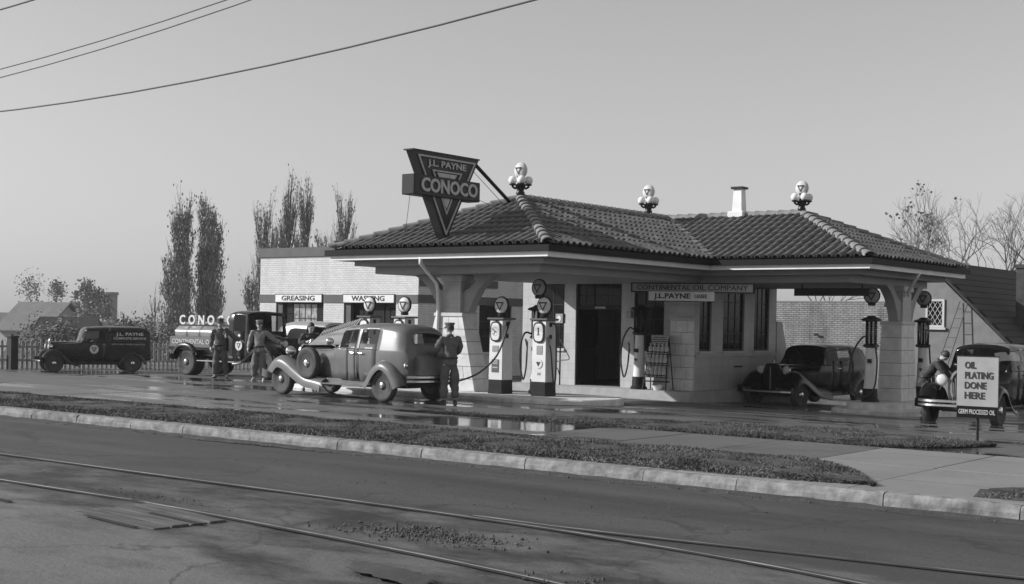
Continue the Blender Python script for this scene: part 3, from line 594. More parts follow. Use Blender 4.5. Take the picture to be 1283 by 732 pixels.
text('CONOCO', .42, 'letterg', sg, (SX+.095, yc+.02, 4.83), (0, 1, 0), (0, 0, 1), bold=.03, ext=.015, width=1.98)
text('J.L. PAYNE', .2, 'letterg', sg, (SX+.012, yc+.02, 5.36), (0, 1, 0), (0, 0, 1), bold=.02, ext=.01, width=1.35)
MB().box(SX-.28, SX+.02, yc-1.18, yc+1.18, 5.6, 5.63).build('top_cap', 'signd', sg)
MB().tube([(SX-.1, 24.3, 5.55), (SX-.1, 25.75, 4.72)], .045, 8).build('brace', 'black', sg, smooth=True)
for p, q in (((SX-.1, 24.2, 5.4), (SX+.2, 25.3, 4.5)), ((SX-.2, 22.2, 4.6), (SX-1.6, 23.6, 3.9)), ((SX, 24.2, 4.7), (SX+.9, 24.6, 4.3)), ((SX-.2, 22.9, 3.9), (SX-1.0, 23.4, 3.8))): MB().tube([p, q], .007, 4).build('guy_wire', 'wire', sg)
# ---------------------------------------------------------------- wall signs
cs = thing('fascia_sign', 'long dark framed sign lettered CONTINENTAL OIL COMPANY under the canopy', 'sign')
sa, sb = V((-19.25, 30.05, 2.77)), V((-15.65, 30.05, 2.73)); xd = (sb-sa).normalized(); L_ = (sb-sa).length
mid = (sa+sb)/2; TS = M.Translation(mid) @ M(((xd.x, 0, 0, 0), (0, 1, 0, 0), (xd.z, 0, 1, 0), (0, 0, 0, 1)))
MB().box(-L_/2, L_/2, .0, .05, -.1, .1, TS).build('board', 'signg', cs); mb = MB()
mb.box(-L_/2-.03, L_/2+.03, -.02, .06, .1, .13, TS).box(-L_/2-.03, L_/2+.03, -.02, .06, -.13, -.1, TS).box(-L_/2-.03, -L_/2, -.02, .06, -.1, .1, TS).box(L_/2, L_/2+.03, -.02, .06, -.1, .1, TS).build('frame', 'dark', cs)
text('CONTINENTAL OIL COMPANY', .19, 'letterd', cs, mid+V((0, -.008, 0)), xd, (0, 0, 1), bold=0, width=3.3)
ps = thing('name_sign', 'white board lettered with the owner name hanging under the long sign', 'sign')
pm_ = V((-17.72, 30.0, 2.53)); TP = M.Translation(pm_) @ M(((xd.x, 0, 0, 0), (0, 1, 0, 0), (xd.z, 0, 1, 0), (0, 0, 0, 1)))
MB().box(-.98, .98, 0, .04, -.12, .12, TP).build('board', 'signw', ps); MB().box(-1.0, 1.0, .005, .035, -.14, -.12, TP).build('edge', 'dark', ps)
text('J.L.PAYNE', .19, 'letterd', ps, pm_+xd*-.25+V((0, -.006, 0)), xd, (0, 0, 1), bold=.02, width=1.1); text('LESSEE', .13, 'letterd', ps, pm_+xd*.6+V((0, -.006, 0)), xd, (0, 0, 1), bold=.01, width=.36)
for x in (-.8, .8): MB().box(x, x+.015, .06, .07, .1, .14, TP).build('hanger', 'dark', ps)
# ================================================================ PUMPS
def globe_on(t, z, parts=True, mat='globeg'):
    MB().lathe([(.09, z-.26), (.1, z-.2), (.07, z-.17)], 10).build('globe_collar', 'dark', t)
    g = MB().sphere((0, 0, z), (.2, .085, .2), 20, 12).build('globe', mat, t, smooth=True)
    MB().lathe([(.2, -.03), (.212, -.02), (.212, .02), (.2, .03)], 20, M.Translation((0, 0, z)) @ M.Rotation(PI/2, 4, 'X')).build('globe_rim', 'dark', t)
    for s_ in (-1, 1):
        for p in ([(-.12, .08), (.12, .08), (.09, .05), (-.09, .05)], [(-.12, .08), (-.085, .065), (.0, -.08), (0, -.13)], [(.12, .08), (.085, .065), (0, -.08), (0, -.13)]):
            MB().prism(p, lambda q, tt: (q[0], tt, q[1]+z), s_*.082, s_*.09).build('emblem', 'letterd', t)
def hose(parent, pts, r=.02, mat='rubber'):
    p = [V(x) for x in pts]; P = [p[0]*2-p[1]]+p+[p[-1]*2-p[-2]]; out = []
    for i in range(1, len(P)-2):
        for k_ in range(5):
            t = k_/5; a, b, c, d = P[i-1:i+3]; out.append(.5*((2*b)+(c-a)*t+(2*a-5*b+4*c-d)*t*t+(3*b-a-3*c+d)*t**3))
    out.append(p[-1]); return MB().tube(out, r, 6).build('hose', mat, parent, smooth=True)
def clock_pump(loc, label, hang=True, dial='x'):
    t = thing('fuel_pump', label, 'fuel pump', loc, 0, 'clock-faced fuel pumps on the left island')
    MB().hexa([(-.21, -.21, 0), (.21, -.21, 0), (.21, .21, 0), (-.21, .21, 0)], [(-.2, -.2, .32), (.2, -.2, .32), (.2, .2, .32), (-.2, .2, .32)]).build('base', 'dark', t, bevel=.01)
    MB().hexa([(-.2, -.2, .32), (.2, -.2, .32), (.2, .2, .32), (-.2, .2, .32)], [(-.185, -.185, 1.72), (.185, -.185, 1.72), (.185, .185, 1.72), (-.185, .185, 1.72)]).build('cabinet', 'cream', t, bevel=.012)
    MB().hexa([(-.195, -.2, .33), (.195, -.2, .33), (.195, -.196, .33), (-.195, -.196, .33)], [(-.18, -.19, 1.71), (.18, -.19, 1.71), (.18, -.18, 1.71), (-.18, -.18, 1.71)]).build('front_panel', 'white', t)
    MB().box(-.25, .25, -.24, .24, 1.722, 1.77).build('cap', 'midgrey', t, bevel=.015)
    def oval(z, rx, rz, n=20, p=3.2): return [(rx*abs(math.cos(2*PI*i/n))**(2/p)*(1 if math.cos(2*PI*i/n) >= 0 else -1), z+rz*abs(math.sin(2*PI*i/n))**(2/p)*(1 if math.sin(2*PI*i/n) >= 0 else -1)) for i in range(n)]
    fy = lambda p, tt: (p[0], tt, p[1])
    rim = MB().prism(oval(1.45, .155, .235), fy, -.225, -.186).build('dial_rim', 'dark', t)
    MB().prism(oval(1.45, .122, .2), fy, -.23, -.2255).build('dial', 'signw', rim)
    if dial == 'x':
        for a, l in ((.9, .12), (2.6, .1), (4.4, .06)): MB().prism([(-.012, 0), (.012, 0), (.006, l), (-.006, l)], lambda p, tt, a=a: (p[0]*math.cos(a)-p[1]*math.sin(a), tt, 1.45+p[0]*math.sin(a)+p[1]*math.cos(a)), -.235, -.2305).build('pointer', 'letterd', rim)
        for i in range(12):
            a = i*PI/6; MB().box(-.006, .006, -.233, -.2302, .085, .105, M.Translation((0, 0, 1.45)) @ M.Rotation(a, 4, 'Y')).build('tick', 'letterd', rim)
    else: MB().box(-.016, .016, -.234, -.2303, 1.4, 1.56).box(-.04, .04, -.234, -.2303, 1.385, 1.4).box(-.035, -.016, -.234, -.2303, 1.53, 1.55).build('numeral', 'letterd', rim)
    MB().box(-.035, .035, -.235, -.19, 1.69, 1.76).build('latch', 'dark', t)
    if dial == 'x':
        MB().box(-.1, .08, -.204, -.199, .98, 1.12).build('placard', 'signg', t); MB().box(-.11, .1, -.206, -.201, .5, .8).build('placard', 'midgrey', t)
        for z in (.75, .7, .6): MB().box(-.08, .07, -.2095, -.2065, z, z+.025).build('print_line', 'letterg', t)
    else:
        MB().box(-.06, .1, -.204, -.199, .95, 1.15).build('placard', 'signg', t)
        MB().lathe([(.13, -.203), (.13, -.207)], 20, M.Translation((0, 0, .74)) @ M.Rotation(-PI/2, 4, 'X') @ M.Diagonal((1, 1, -1, 1)) ).build('badge_ring', 'letterd', t)
        MB().prism([(.105*math.cos(i*PI/10), .74+.105*math.sin(i*PI/10)) for i in range(20)], fy, -.2115, -.2075).build('badge', 'signw', t)
        MB().prism([(-.065, .78), (.065, .78), (0, .67)], fy, -.2145, -.2118).build('badge_mark', 'letterd', t)
        MB().box(-.03, .06, -.204, -.2, .48, .54).build('placard', 'signg', t)
    for z in (1.58, 1.3): MB().box(.188, .22, -.06, .0, z, z+.1).build('side_latch', 'dark', t)
    globe_on(t, 2.06)
    if hang:
        hose(t, [(.2, .05, 1.66), (.28, .06, 1.6), (.3, .06, 1.2), (.31, .05, .6), (.29, .04, .25), (.3, 0, .14), (.31, -.06, .4), (.28, -.1, .95), (.24, -.1, 1.15)])
        MB().tube([(.24, -.1, 1.15), (.235, -.12, 1.3), (.24, -.18, 1.36)], [.02, .03, .015], 8).build('nozzle', 'steel', t)
    return t
cp = clock_pump((-19.2, 24.35, IZ), 'cream clock-faced pump right beside the left canopy column, its hose stretched out', False)
def world_hose(t, pts): return hose(t, [V(p)-t.location for p in pts], .022)
world_hose(cp, [(-19.0, 24.4, 1.78), (-18.93, 24.2, 1.55), (-19.0, 23.95, 1.0), (-19.2, 23.6, .62), (-19.45, 23.3, .44), (-19.6, 23.0, .4), (-19.55, 22.7, .46), (-19.3, 22.4, .62), (-19.0, 22.1, .85)])
clock_pump((-17.95, 24.35, IZ), 'cream clock-faced pump with a numeral one on its dial, nearest the island end', True, '1')
clock_pump((-23.6, 24.5, IZ), 'left of the two pumps whose tops show above the grey sedan roof', False, '1')
clock_pump((-22.4, 24.5, IZ), 'pump showing above the sedan roof closest to the left canopy column', False, '1')
def visible_pump(loc, rz, label, zg_, total, hosepts, plate=True, nozzle=None):
    t = thing('visible_pump', label, 'fuel pump', loc, rz, 'tall glass-cylinder fuel pumps'); k_ = total/2.95
    MB().lathe([(.23, 0), (.23, .05), (.19, .09), (.18, .34)], 14).build('base', 'dark', t, smooth=35)
    MB().lathe([(.175, .34), (.16, .5), (.125, 1.3), (.12, 1.5*k_)], 14).build('pillar', 'white', t, smooth=40)
    zc = 1.5*k_; zt = zc+.68
    MB().lathe([(.12, zc), (.2, zc+.03), (.2, zc+.08), (.15, zc+.1)], 14).build('cylinder_base', 'dark', t, smooth=30)
    MB().lathe([(.135, zc+.1), (.135, zt)], 16).build('glass_cylinder', 'cyl', t, smooth=True)
    MB().lathe([(.03, zc+.1), (.03, zt)], 8).build('centre_tube', 'dark', t, smooth=True)
    for i in range(4):
        a = PI/4+i*PI/2; MB().tube([(.155*math.cos(a), .155*math.sin(a), zc+.05), (.155*math.cos(a), .155*math.sin(a), zt+.02)], .016, 6).build('stay_rod', 'dark', t)
    MB().lathe([(.2, zt), (.27, zt+.02), (.26, zt+.06), (.14, zt+.1), (.09, zt+.14)], 16).build('top_cap', 'black', t, smooth=30)
    globe_on(t, total, mat='signp')
    hose(t, hosepts, .023)
    MB().tube([hosepts[-1], V(hosepts[-1])+V((0.01, -.03, .1)), V(hosepts[-1])+V((.02, -.1, .18))], [.022, .034, .016], 8).build('nozzle', 'steel', t)
    MB().box(-.05, .05, -.2, -.12, 1.0, 1.1).build('crank_box', 'dark', t)
    if plate: MB().lathe([(.1, -.165), (.1, -.17)], 16, M.Translation((0, 0, .8)) @ M.Rotation(-PI/2, 4, 'X') @ M.Diagonal((1, 1, -1, 1))).build('badge', 'signg', t); MB().prism([(-.05, .83), (.05, .83), (0, .74)], lambda p, tt: (p[0], tt, p[1]), -.176, -.171).build('badge_mark', 'letterd', t)
    return t
visible_pump((-18.75, 25.2, IZ), 0, 'tall glass-cylinder pump standing between the two clock pumps beside the column', 0, 2.5, [(-.1, -.1, 1.4), (-.25, -.2, 1.42), (-.36, -.22, 1.1), (-.36, -.2, .6), (-.28, -.2, .32), (-.2, -.2, .6), (-.19, -.18, 1.1)])
visible_pump((-19.35, 30.62, .02), 0, 'tall glass-cylinder pump against the office wall by the door with looped hose', 0, 2.88, [(-.1, -.08, 1.6), (-.25, -.14, 1.65), (-.42, -.2, 1.3), (-.46, -.2, .75), (-.36, -.2, .32), (-.25, -.2, .6), (-.21, -.18, 1.1)])
MB_ = visible_pump((-13.55, 32.5, -.1), .2, 'tall glass-cylinder pump in front of the right canopy column with white pillar', 0, 2.72, [(-.06, -.12, 1.6), (-.16, -.2, 1.66), (-.38, -.28, 1.3), (-.48, -.28, .75), (-.4, -.28, .3), (-.12, -.28, .12), (.14, -.25, .35), (.2, -.2, .95), (.16, -.16, 1.3)], False)
visible_pump((-13.2, 35.2, -.1), 0, 'tall glass-cylinder pump behind the right canopy column, beside the cottage window', 0, 2.72, [(.1, -.05, 1.5), (.2, -.1, 1.45), (.25, -.12, 1.0), (.33, -.12, .5), (.38, -.14, .4), (.36, -.15, .75)])
# air and water stand by the door
aw = thing('air_stand', 'thin air and water stand with small box against the wall left of the door', 'air stand', (-22.0, 30.62, .02))
MB().tube([(0, 0, 0), (0, 0, 1.75)], .022, 8).build('pipe', 'dark', aw); MB().box(-.13, .13, -.08, .06, 1.75, 2.02).build('box', 'signg', aw, bevel=.01); MB().prism([(.07*math.cos(i*PI/6), 1.88+.09*math.sin(i*PI/6)) for i in range(12)], lambda p, q: (p[0], q, p[1]), -.09, -.083).build('gauge', 'signw', aw)
hose(aw, [(.02, -.05, 1.3), (.25, -.1, 1.0), (.4, -.12, .75), (.1, -.12, .7), (-.15, -.12, .6), (.0, -.1, .45), (.02, -.06, .3)], .014)
wb = MB().box(-19.98, -19.82, 30.9, 30.995, 1.95, 2.15).build('wall_box', 'signg', None, bevel=.01); tag(wb, 'small grey metal box fixed to the wall right of the door', 'meter box')
# oil rack
RX, RY, RZ = -18.72, 30.58, .021
rk = thing('oil_rack', 'dark metal rack of oil bottles with a sign plate on top, right of the door', 'oil rack', (RX, RY, RZ))
for x in (-.36, .36):
    MB().tube([(x, -.2, 0), (x*.74, .08, 1.4)], .017, 6).build('post', 'dark', rk); MB().tube([(x, .2, 0), (x*.74, .1, 1.36)], .015, 6).build('back_leg', 'dark', rk)
SH = [(.36, -.12), (.68, -.06), (.98, .0)]
for z, y in SH: MB().box(-.33, .33, y-.06, y+.12, z-.02, z).build('shelf', 'dark', rk); MB().box(-.33, .33, y-.07, y-.062, z+.03, z+.06).build('shelf_rail', 'dark', rk)
MB().box(-.37, .37, -.2, .0, .22, .25).build('tray', 'dark', rk)
pl = MB().box(-.28, .28, .06, .09, 1.2, 1.48).build('sign_plate', 'signg', rk, bevel=.025)
for i, ww in enumerate((.4, .44, .44, .34)): MB().box(-ww/2, ww/2, .05, .057, 1.405-.055*i, 1.425-.055*i).build('print_line', 'letterd', pl)
bt = None
for j, (z, y) in enumerate(SH):
    for i in range(5):
        nm = ('bottom', 'middle', 'top')[j]
        if bt is None: bt = MB().lathe([(.05, 0), (.055, .02), (.055, .17), (.02, .215), (.02, .255), (.025, .255), (.025, .275)], 10).build('oil_bottle', 'bottle', None, smooth=40); o = bt
        else: o = bt.copy(); COL.objects.link(o)
        o.location = (RX-.25+.125*i, RY+y+.01, RZ+z+.001); tag(o, '%s oil bottle in the %s row of the dark rack' % (('leftmost', 'second from left', 'middle', 'second from right', 'rightmost')[i], nm), 'bottle', 'oil bottles in the rack, %s row' % nm)
bk = thing('wash_basin', 'white enamel basin on the step under the oil rack', 'basin', (RX, RY-.02, RZ))
MB().lathe([(.1, 0), (.17, .13), (.185, .135), (.16, .12), (.09, .02)], 16).build('bowl', 'ench', bk, smooth=35)
# ================================================================ PAVEMENT SIGN
ss = thing('pavement_sign', 'white OIL PLATING DONE HERE board on a post in the grass at the right', 'sign', (-6.82, 20.5, 0), .0)
sgx = V((.61, -.01, 0)).normalized(); T0 = M.Rotation(-.0, 4, 'Z')
MB().tube([(0, .03, -.1), (0, .03, .62)], .022, 8).build('post', 'dark', ss)
MB().box(-.315, .315, -.02, .015, .6, 1.36).build('board', 'signp', ss); MB().box(-.325, .325, -.024, .02, 1.36, 1.375).build('top_edge', 'dark', ss)
MB().box(-.31, .315, -.024, .02, .42, .598).build('lower_strip', 'black', ss)
for i, (s_, wd, x) in enumerate((('OIL', .17, -.11), ('PLATING', .43, .025), ('DONE', .33, -.03), ('HERE', .31, -.04))): text(s_, .145, 'letterd', ss, (x, -.026, 1.225-.155*i), (1, 0, 0), (0, 0, 1), bold=.02, width=wd)
text('GERM PROCESSED OIL', .1, 'letterg', ss, (0, -.03, .51), (1, 0, 0), (0, 0, 1), bold=.01, width=.56)
# ================================================================ GARAGE
ga = thing('wash_garage', 'white brick flat-roofed service garage with greasing and washing bays', 'garage')
GX0, GX1, GY, GZ = -38.2, -30.2, 33.7, 4.05
D1, D2 = (-37.3, -34.78), (-33.75, -31.22)
wall('x', GY, GY+.3, GX0, GX1, -.6, GZ, [(*D1, -.6, 2.66), (*D2, -.6, 2.66)], 'front_wall', 'gwall', ga)
wall('y', GX1-.3, GX1, GY+.3, 46, -.6, GZ, [(37.0, 38.9, .68, 2.38), (40.4, 42, .68, 2.38)], 'side_wall', 'gside', ga)
wall('y', GX0, GX0+.3, GY+.3, 46, -.6, GZ, [], 'side_wall', 'gside', ga)
MB().box(GX0+.3, GX1-.3, 45.7, 46, -.6, GZ).build('rear_wall', 'gside', ga)
MB().box(GX0+.3, GX1-.3, GY+.3, 45.7, 3.5, 3.6).build('roof', 'tilebase', ga)
MB().box(GX0-.06, GX1+.06, GY-.06, GY+.36, GZ+.002, GZ+.34).build('coping', 'band', ga); MB().box(GX1-.36, GX1+.06, GY+.362, 46.06, GZ+.002, GZ+.34).build('coping', 'band', ga); MB().box(GX0-.06, GX0+.36, GY+.362, 46.06, GZ+.002, GZ+.34).build('coping', 'band', ga)
for a, b in ((GX0-.02, D1[0]-.02), (D1[1]+.02, D2[0]-.02), (D2[1]+.02, GX1+.02)): MB().box(a, b, GY-.03, GY-.003, 2.37, 2.66).build('band', 'band', ga)
MB().box(GX1+.003, GX1+.03, GY-.03, 46, 2.38, 2.67).build('band', 'band', ga)
MB().box(GX1+.003, GX1+.05, GY+.05, 34.4, 2.95, 3.25).build('vent_panel', 'band', ga); MB().box(GX1+.003, GX1+.05, 36.4, 38.0, 3.0, 3.26).build('vent_panel', 'band', ga)
window('y', GX1, 1, 37.0, 38.9, .68, 2.38, ga, 3, 3); window('y', GX1, 1, 40.4, 42, .68, 2.38, ga, 3, 3)
for (a, b), wtxt in ((D1, 'GREASING'), (D2, 'WASHING')):
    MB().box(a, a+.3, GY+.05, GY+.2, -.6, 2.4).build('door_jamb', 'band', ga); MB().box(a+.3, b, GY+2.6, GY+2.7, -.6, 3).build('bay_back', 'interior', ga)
    MB().box(a-.0, b+.0, GY+.02, GY+.25, 2.38, 2.655).build('lintel', 'band', ga)
    sgn = thing('bay_sign', 'white board lettered %s over the %s garage bay' % (wtxt, 'left' if wtxt[0] == 'G' else 'right'), 'sign')
    cx = (a+b)/2-.03; MB().box(cx-1.22, cx+1.22, GY-.05, GY-.004, 2.385, 2.655).build('board', 'signw', sgn); mb = MB(); mb.box(cx-1.25, cx+1.25, GY-.055, GY-.003, 2.657, 2.68).box(cx-1.25, cx+1.25, GY-.055, GY-.003, 2.36, 2.383).build('edge', 'dark', sgn)
    text(wtxt, .25, 'letterd', sgn, (cx, GY-.056, 2.52), (1, 0, 0), (0, 0, 1), bold=.02, width=1.75 if wtxt[0] == 'G' else 1.6)
# glazed leaf of the greasing bay, dark leaves of the washing bay
window('x', GY+.12, -1, -36.6, -35.25, 1.2, 2.36, ga, 4, 2, pane='gpane', sill=False); MB().box(-36.6, -35.25, GY+.15, GY+.2, -.6, 1.19).build('door_panel', 'door', ga)
for x in (-35.22, -36.95): MB().box(x, x+.4, GY+.16, GY+.2, -.6, 2.37).build('door_panel', 'door', ga)
for x, wd in ((-33.4, .3), (-32.5, .3), (-31.75, .35)): 
    MB().box(x-.25, x+wd+.25, GY+.25, GY+.3, -.6, 2.37).build('door_panel', 'door', ga)
for x in (-33.3, -31.72): window('x', GY+.2, -1, x, x+.32, 1.8, 2.2, ga, 1, 1, pane='gpane', sill=False, fw=.03)
# ================================================================ VEHICLES (local x forward, y left, z up, origin on the ground at mid wheelbase)
def wheel(parent, c, r, wd, hub='chrome', rimm='rim', side=1, spare=False, rot=None, name='wheel'):
    T = M.Translation(c) @ (rot or M()) @ M.Rotation(-side*PI/2, 4, 'X')       # lathe axis z -> outward along y*side
    ri = r*.64; h = wd/2
    rim = MB().lathe([(ri, -h*.6), (ri*.98, h*.75), (ri*.9, h*.6), (ri*.8, h*.25), (ri*.45, h*.35), (ri*.38, h*.7), (.0, h*.72)], 24, T)
    w_ = rim.build(name, rimm, parent, smooth=35)
    P = [(ri, -h*.55)]+[(ri+(r-ri)*(.5-.5*math.cos(PI*k_/8)) if k_ < 8 else r, -h*.62-h*.38*math.sin(PI*k_/8)) for k_ in range(1, 8)]
    prof = [(ri, -h*.6), (ri+(r-ri)*.35, -h), (ri+(r-ri)*.75, -h*.95), (r*.985, -h*.68), (r, -h*.3), (r, h*.3), (r*.985, h*.68), (ri+(r-ri)*.75, h*.95), (ri+(r-ri)*.35, h), (ri, h*.7)]
    MB().lathe(prof, 28, T).build('tyre', 'tyre', w_, smooth=60)
    MB().lathe([(ri*.4, h*.6), (ri*.38, h*.95), (ri*.25, h*1.2), (0, h*1.27)], 16, T).build('hub_cap', hub, w_, smooth=60)
    if not spare:
        m = MB()
        for i in range(12):
            a = 2*PI*i/12; m.tube([T @ V((ri*.36*math.cos(a), ri*.36*math.sin(a), h*.5)), T @ V((ri*.9*math.cos(a), ri*.9*math.sin(a), h*.45))], .017, 5)
        m.build('spokes', rimm, w_, smooth=True, kind='stuff')
    return w_
def fender(parent, path, y0, y1, mat, lip=.1, crown=.05, name='fender', sgn=1):
    """path of (x,z) along the top; section runs from y0 (inner) to y1 (outer) with rolled edge"""
    P = [V((*p, 0)) for p in path]; P = [P[0]*2-P[1]]+P+[P[-1]*2-P[-2]]; pts = []
    for i in range(1, len(P)-2):
        for k_ in range(4):
            t = k_/4; a, b, c, d = P[i-1:i+3]; pts.append(.5*((2*b)+(c-a)*t+(2*a-5*b+4*c-d)*t*t+(3*b-a-3*c+d)*t**3))
    pts.append(P[-2]); rows = []; W = y1-y0
    for i, p in enumerate(pts):
        d = (pts[min(i+1, len(pts)-1)]-pts[max(i-1, 0)]).normalized(); n = V((-d.y, d.x)); 
        if n.y < 0 and abs(d.x) > .3: n = -n
        sec = [(0, -.02), (.12, crown*.4), (.35, crown*.9), (.6, crown), (.82, crown*.6), (.94, -.0), (1.0, -.05), (1.0, -lip), (.97, -lip), (.96, -.05)]
        row = []
        for f, h in sec:
            q = V((p.x, p.y))+V((n.x, n.y))*h; row.append((q.x, sgn*(y0+W*f), q.y))
        rows.append(row)
    return MB().grid(rows).build(name, mat, parent, smooth=50)
def body(parent, keys, mats, cells, div=3, base='body', subtract=None):
    """keys: (x, zs, zb, zt, ws, wb, wt, crownpow) sections front to rear; profile rows 0..11 from sill to roof centre.
    cells(i,j,side)-> part key, or None for a hole. i counts key intervals (i+fraction)."""
    secs = []
    for i in range(len(keys)-1):
        a, b, c, d = [keys[min(max(i+o, 0), len(keys)-1)] for o in (-1, 0, 1, 2)]
        sharp = div == 1
        for k_ in range(div):
            t = k_/div; row = []
            for q in range(8):
                m0 = (c[q]-a[q])/max(1e-6, (c[0]-a[0]) or 1)*(c[0]-b[0]); m1 = (d[q]-b[q])/max(1e-6, abs(d[0]-b[0]) or 1)*(1 if d[0]-b[0] > 0 else -1)*(c[0]-b[0]) if abs(d[0]-b[0]) > 1e-6 else 0
                m0 = (c[q]-a[q])/(c[0]-a[0])*(c[0]-b[0]) if abs(c[0]-a[0]) > 1e-6 else 0
                lo_, hi = min(b[q], c[q]), max(b[q], c[q])
                v = (2*t**3-3*t*t+1)*b[q]+(t**3-2*t*t+t)*m0+(-2*t**3+3*t*t)*c[q]+(t**3-t*t)*m1
                row.append(min(max(v, lo_), hi) if q else b[0]+(c[0]-b[0])*t)
            secs.append((i, row))
    secs.append((len(keys)-1, list(keys[-1])))
    prof = []
    for i, (x, zs, zb, zt, ws, wb, wt, cp) in secs:
        h = zb-zs; e = zt-zb; zr = zb+e*(1-cp)
        pr = [(ws, zs), (ws+(wb-ws)*.75, zs+h*.3), (wb, zs+h*.65), (wb*.995, zb-.03), (wb*.985, zb), (wb*.98+(wt-wb*.98)*.25, zb+(zr-zb)*.28), (wb*.98+(wt-wb*.98)*.65, zb+(zr-zb)*.68), (wt, zr)]
        for k_ in range(1, 5):
            a = PI/2*k_/4; pr.append((wt*math.cos(a)**.75 if k_ < 4 else 0, zr+(zt-zr)*math.sin(a)**1.0))
        prof.append([(x, y, z) for y, z in pr])
    parts = {}
    for s in range(len(prof)-1):
        for j in range(11):
            for sd in (1, -1):
                key = cells(s/div, j, sd)
                if key is None: continue
                p = [prof[s][j], prof[s][j+1], prof[s+1][j+1], prof[s+1][j]]; parts.setdefault(key, MB()).add([(x, y*sd, z) for x, y, z in p], [(0, 1, 2, 3)])
    for e, s in ((0, 0), (1, len(prof)-1)):                              # close the ends
        L_ = [(x, y, z) for x, y, z in prof[s]]; R_ = [(x, -y, z) for x, y, z in prof[s]][:-1][::-1]
        parts.setdefault(base, MB()).add(L_+R_, [tuple(range(len(L_+R_)))])
    out = {}
    for k_, m in parts.items():
        nm = k_.split('|')[0]; out[k_] = m.build(nm, mats.get(nm, mats[base]), parent, smooth=38)
        if nm in mats.get('solid', (base, 'door', 'hood', 'roof_top')):
            md = out[k_].modifiers.new('s', 'SOLIDIFY'); md.thickness = .02; md.offset = -1
    return out
def headlight(parent, c, r, mat='chrome', stalk=None, name='headlight'):
    T = M.Translation(c) @ M.Rotation(PI/2, 4, 'Y')
    h = MB().lathe([(0, -r*1.5), (r*.45, -r*1.3), (r*.8, -r*.75), (r, -r*.1), (r*1.03, .0), (r*.98, .02)], 16, T).build(name, mat, parent, smooth=50)
    MB().lathe([(r*.96, .012), (r*.7, .035), (0, .05)], 16, T).build('lens', 'lens', h, smooth=True)
    if stalk: MB().tube([V(c)+V((-r*.5, 0, -r*.6)), stalk], .02, 6).build('stalk', mat, h)
    return h
def bar(parent, pts, h, d, mat, name):
    rows = []
    for p in pts:
        p = V(p); rows.append([p+V((0, 0, -h/2)), p+V((d, 0, -h*.3)), p+V((d, 0, h*.3)), p+V((0, 0, h/2))])
    return MB().grid(rows).build(name, mat, parent, smooth=30)
def bumper(parent, x, w_, z, dirn, bars=1, mat='chrome'):
    b = None
    for k_ in range(bars):
        pts = [(x+dirn*(.1-.16*(abs(y)/w_)**3), y, z+k_*.09) for y in [w_*(-1+.125*i) for i in range(17)]]
        o = bar(parent if b is None else b, pts, .065, .02*dirn, mat, 'bumper' if b is None else 'bumper_bar'); b = b or o
    for y in (-.35, .35): MB().box(x-dirn*.25 if dirn > 0 else x, x+.1*dirn if dirn > 0 else x+.25, y-.03, y+.03, z-.02, z+.03).build('bumper_iron', 'dark', b)
    return b
def figure_bust(parent, c, mat='ov1', sc=1):
    pass
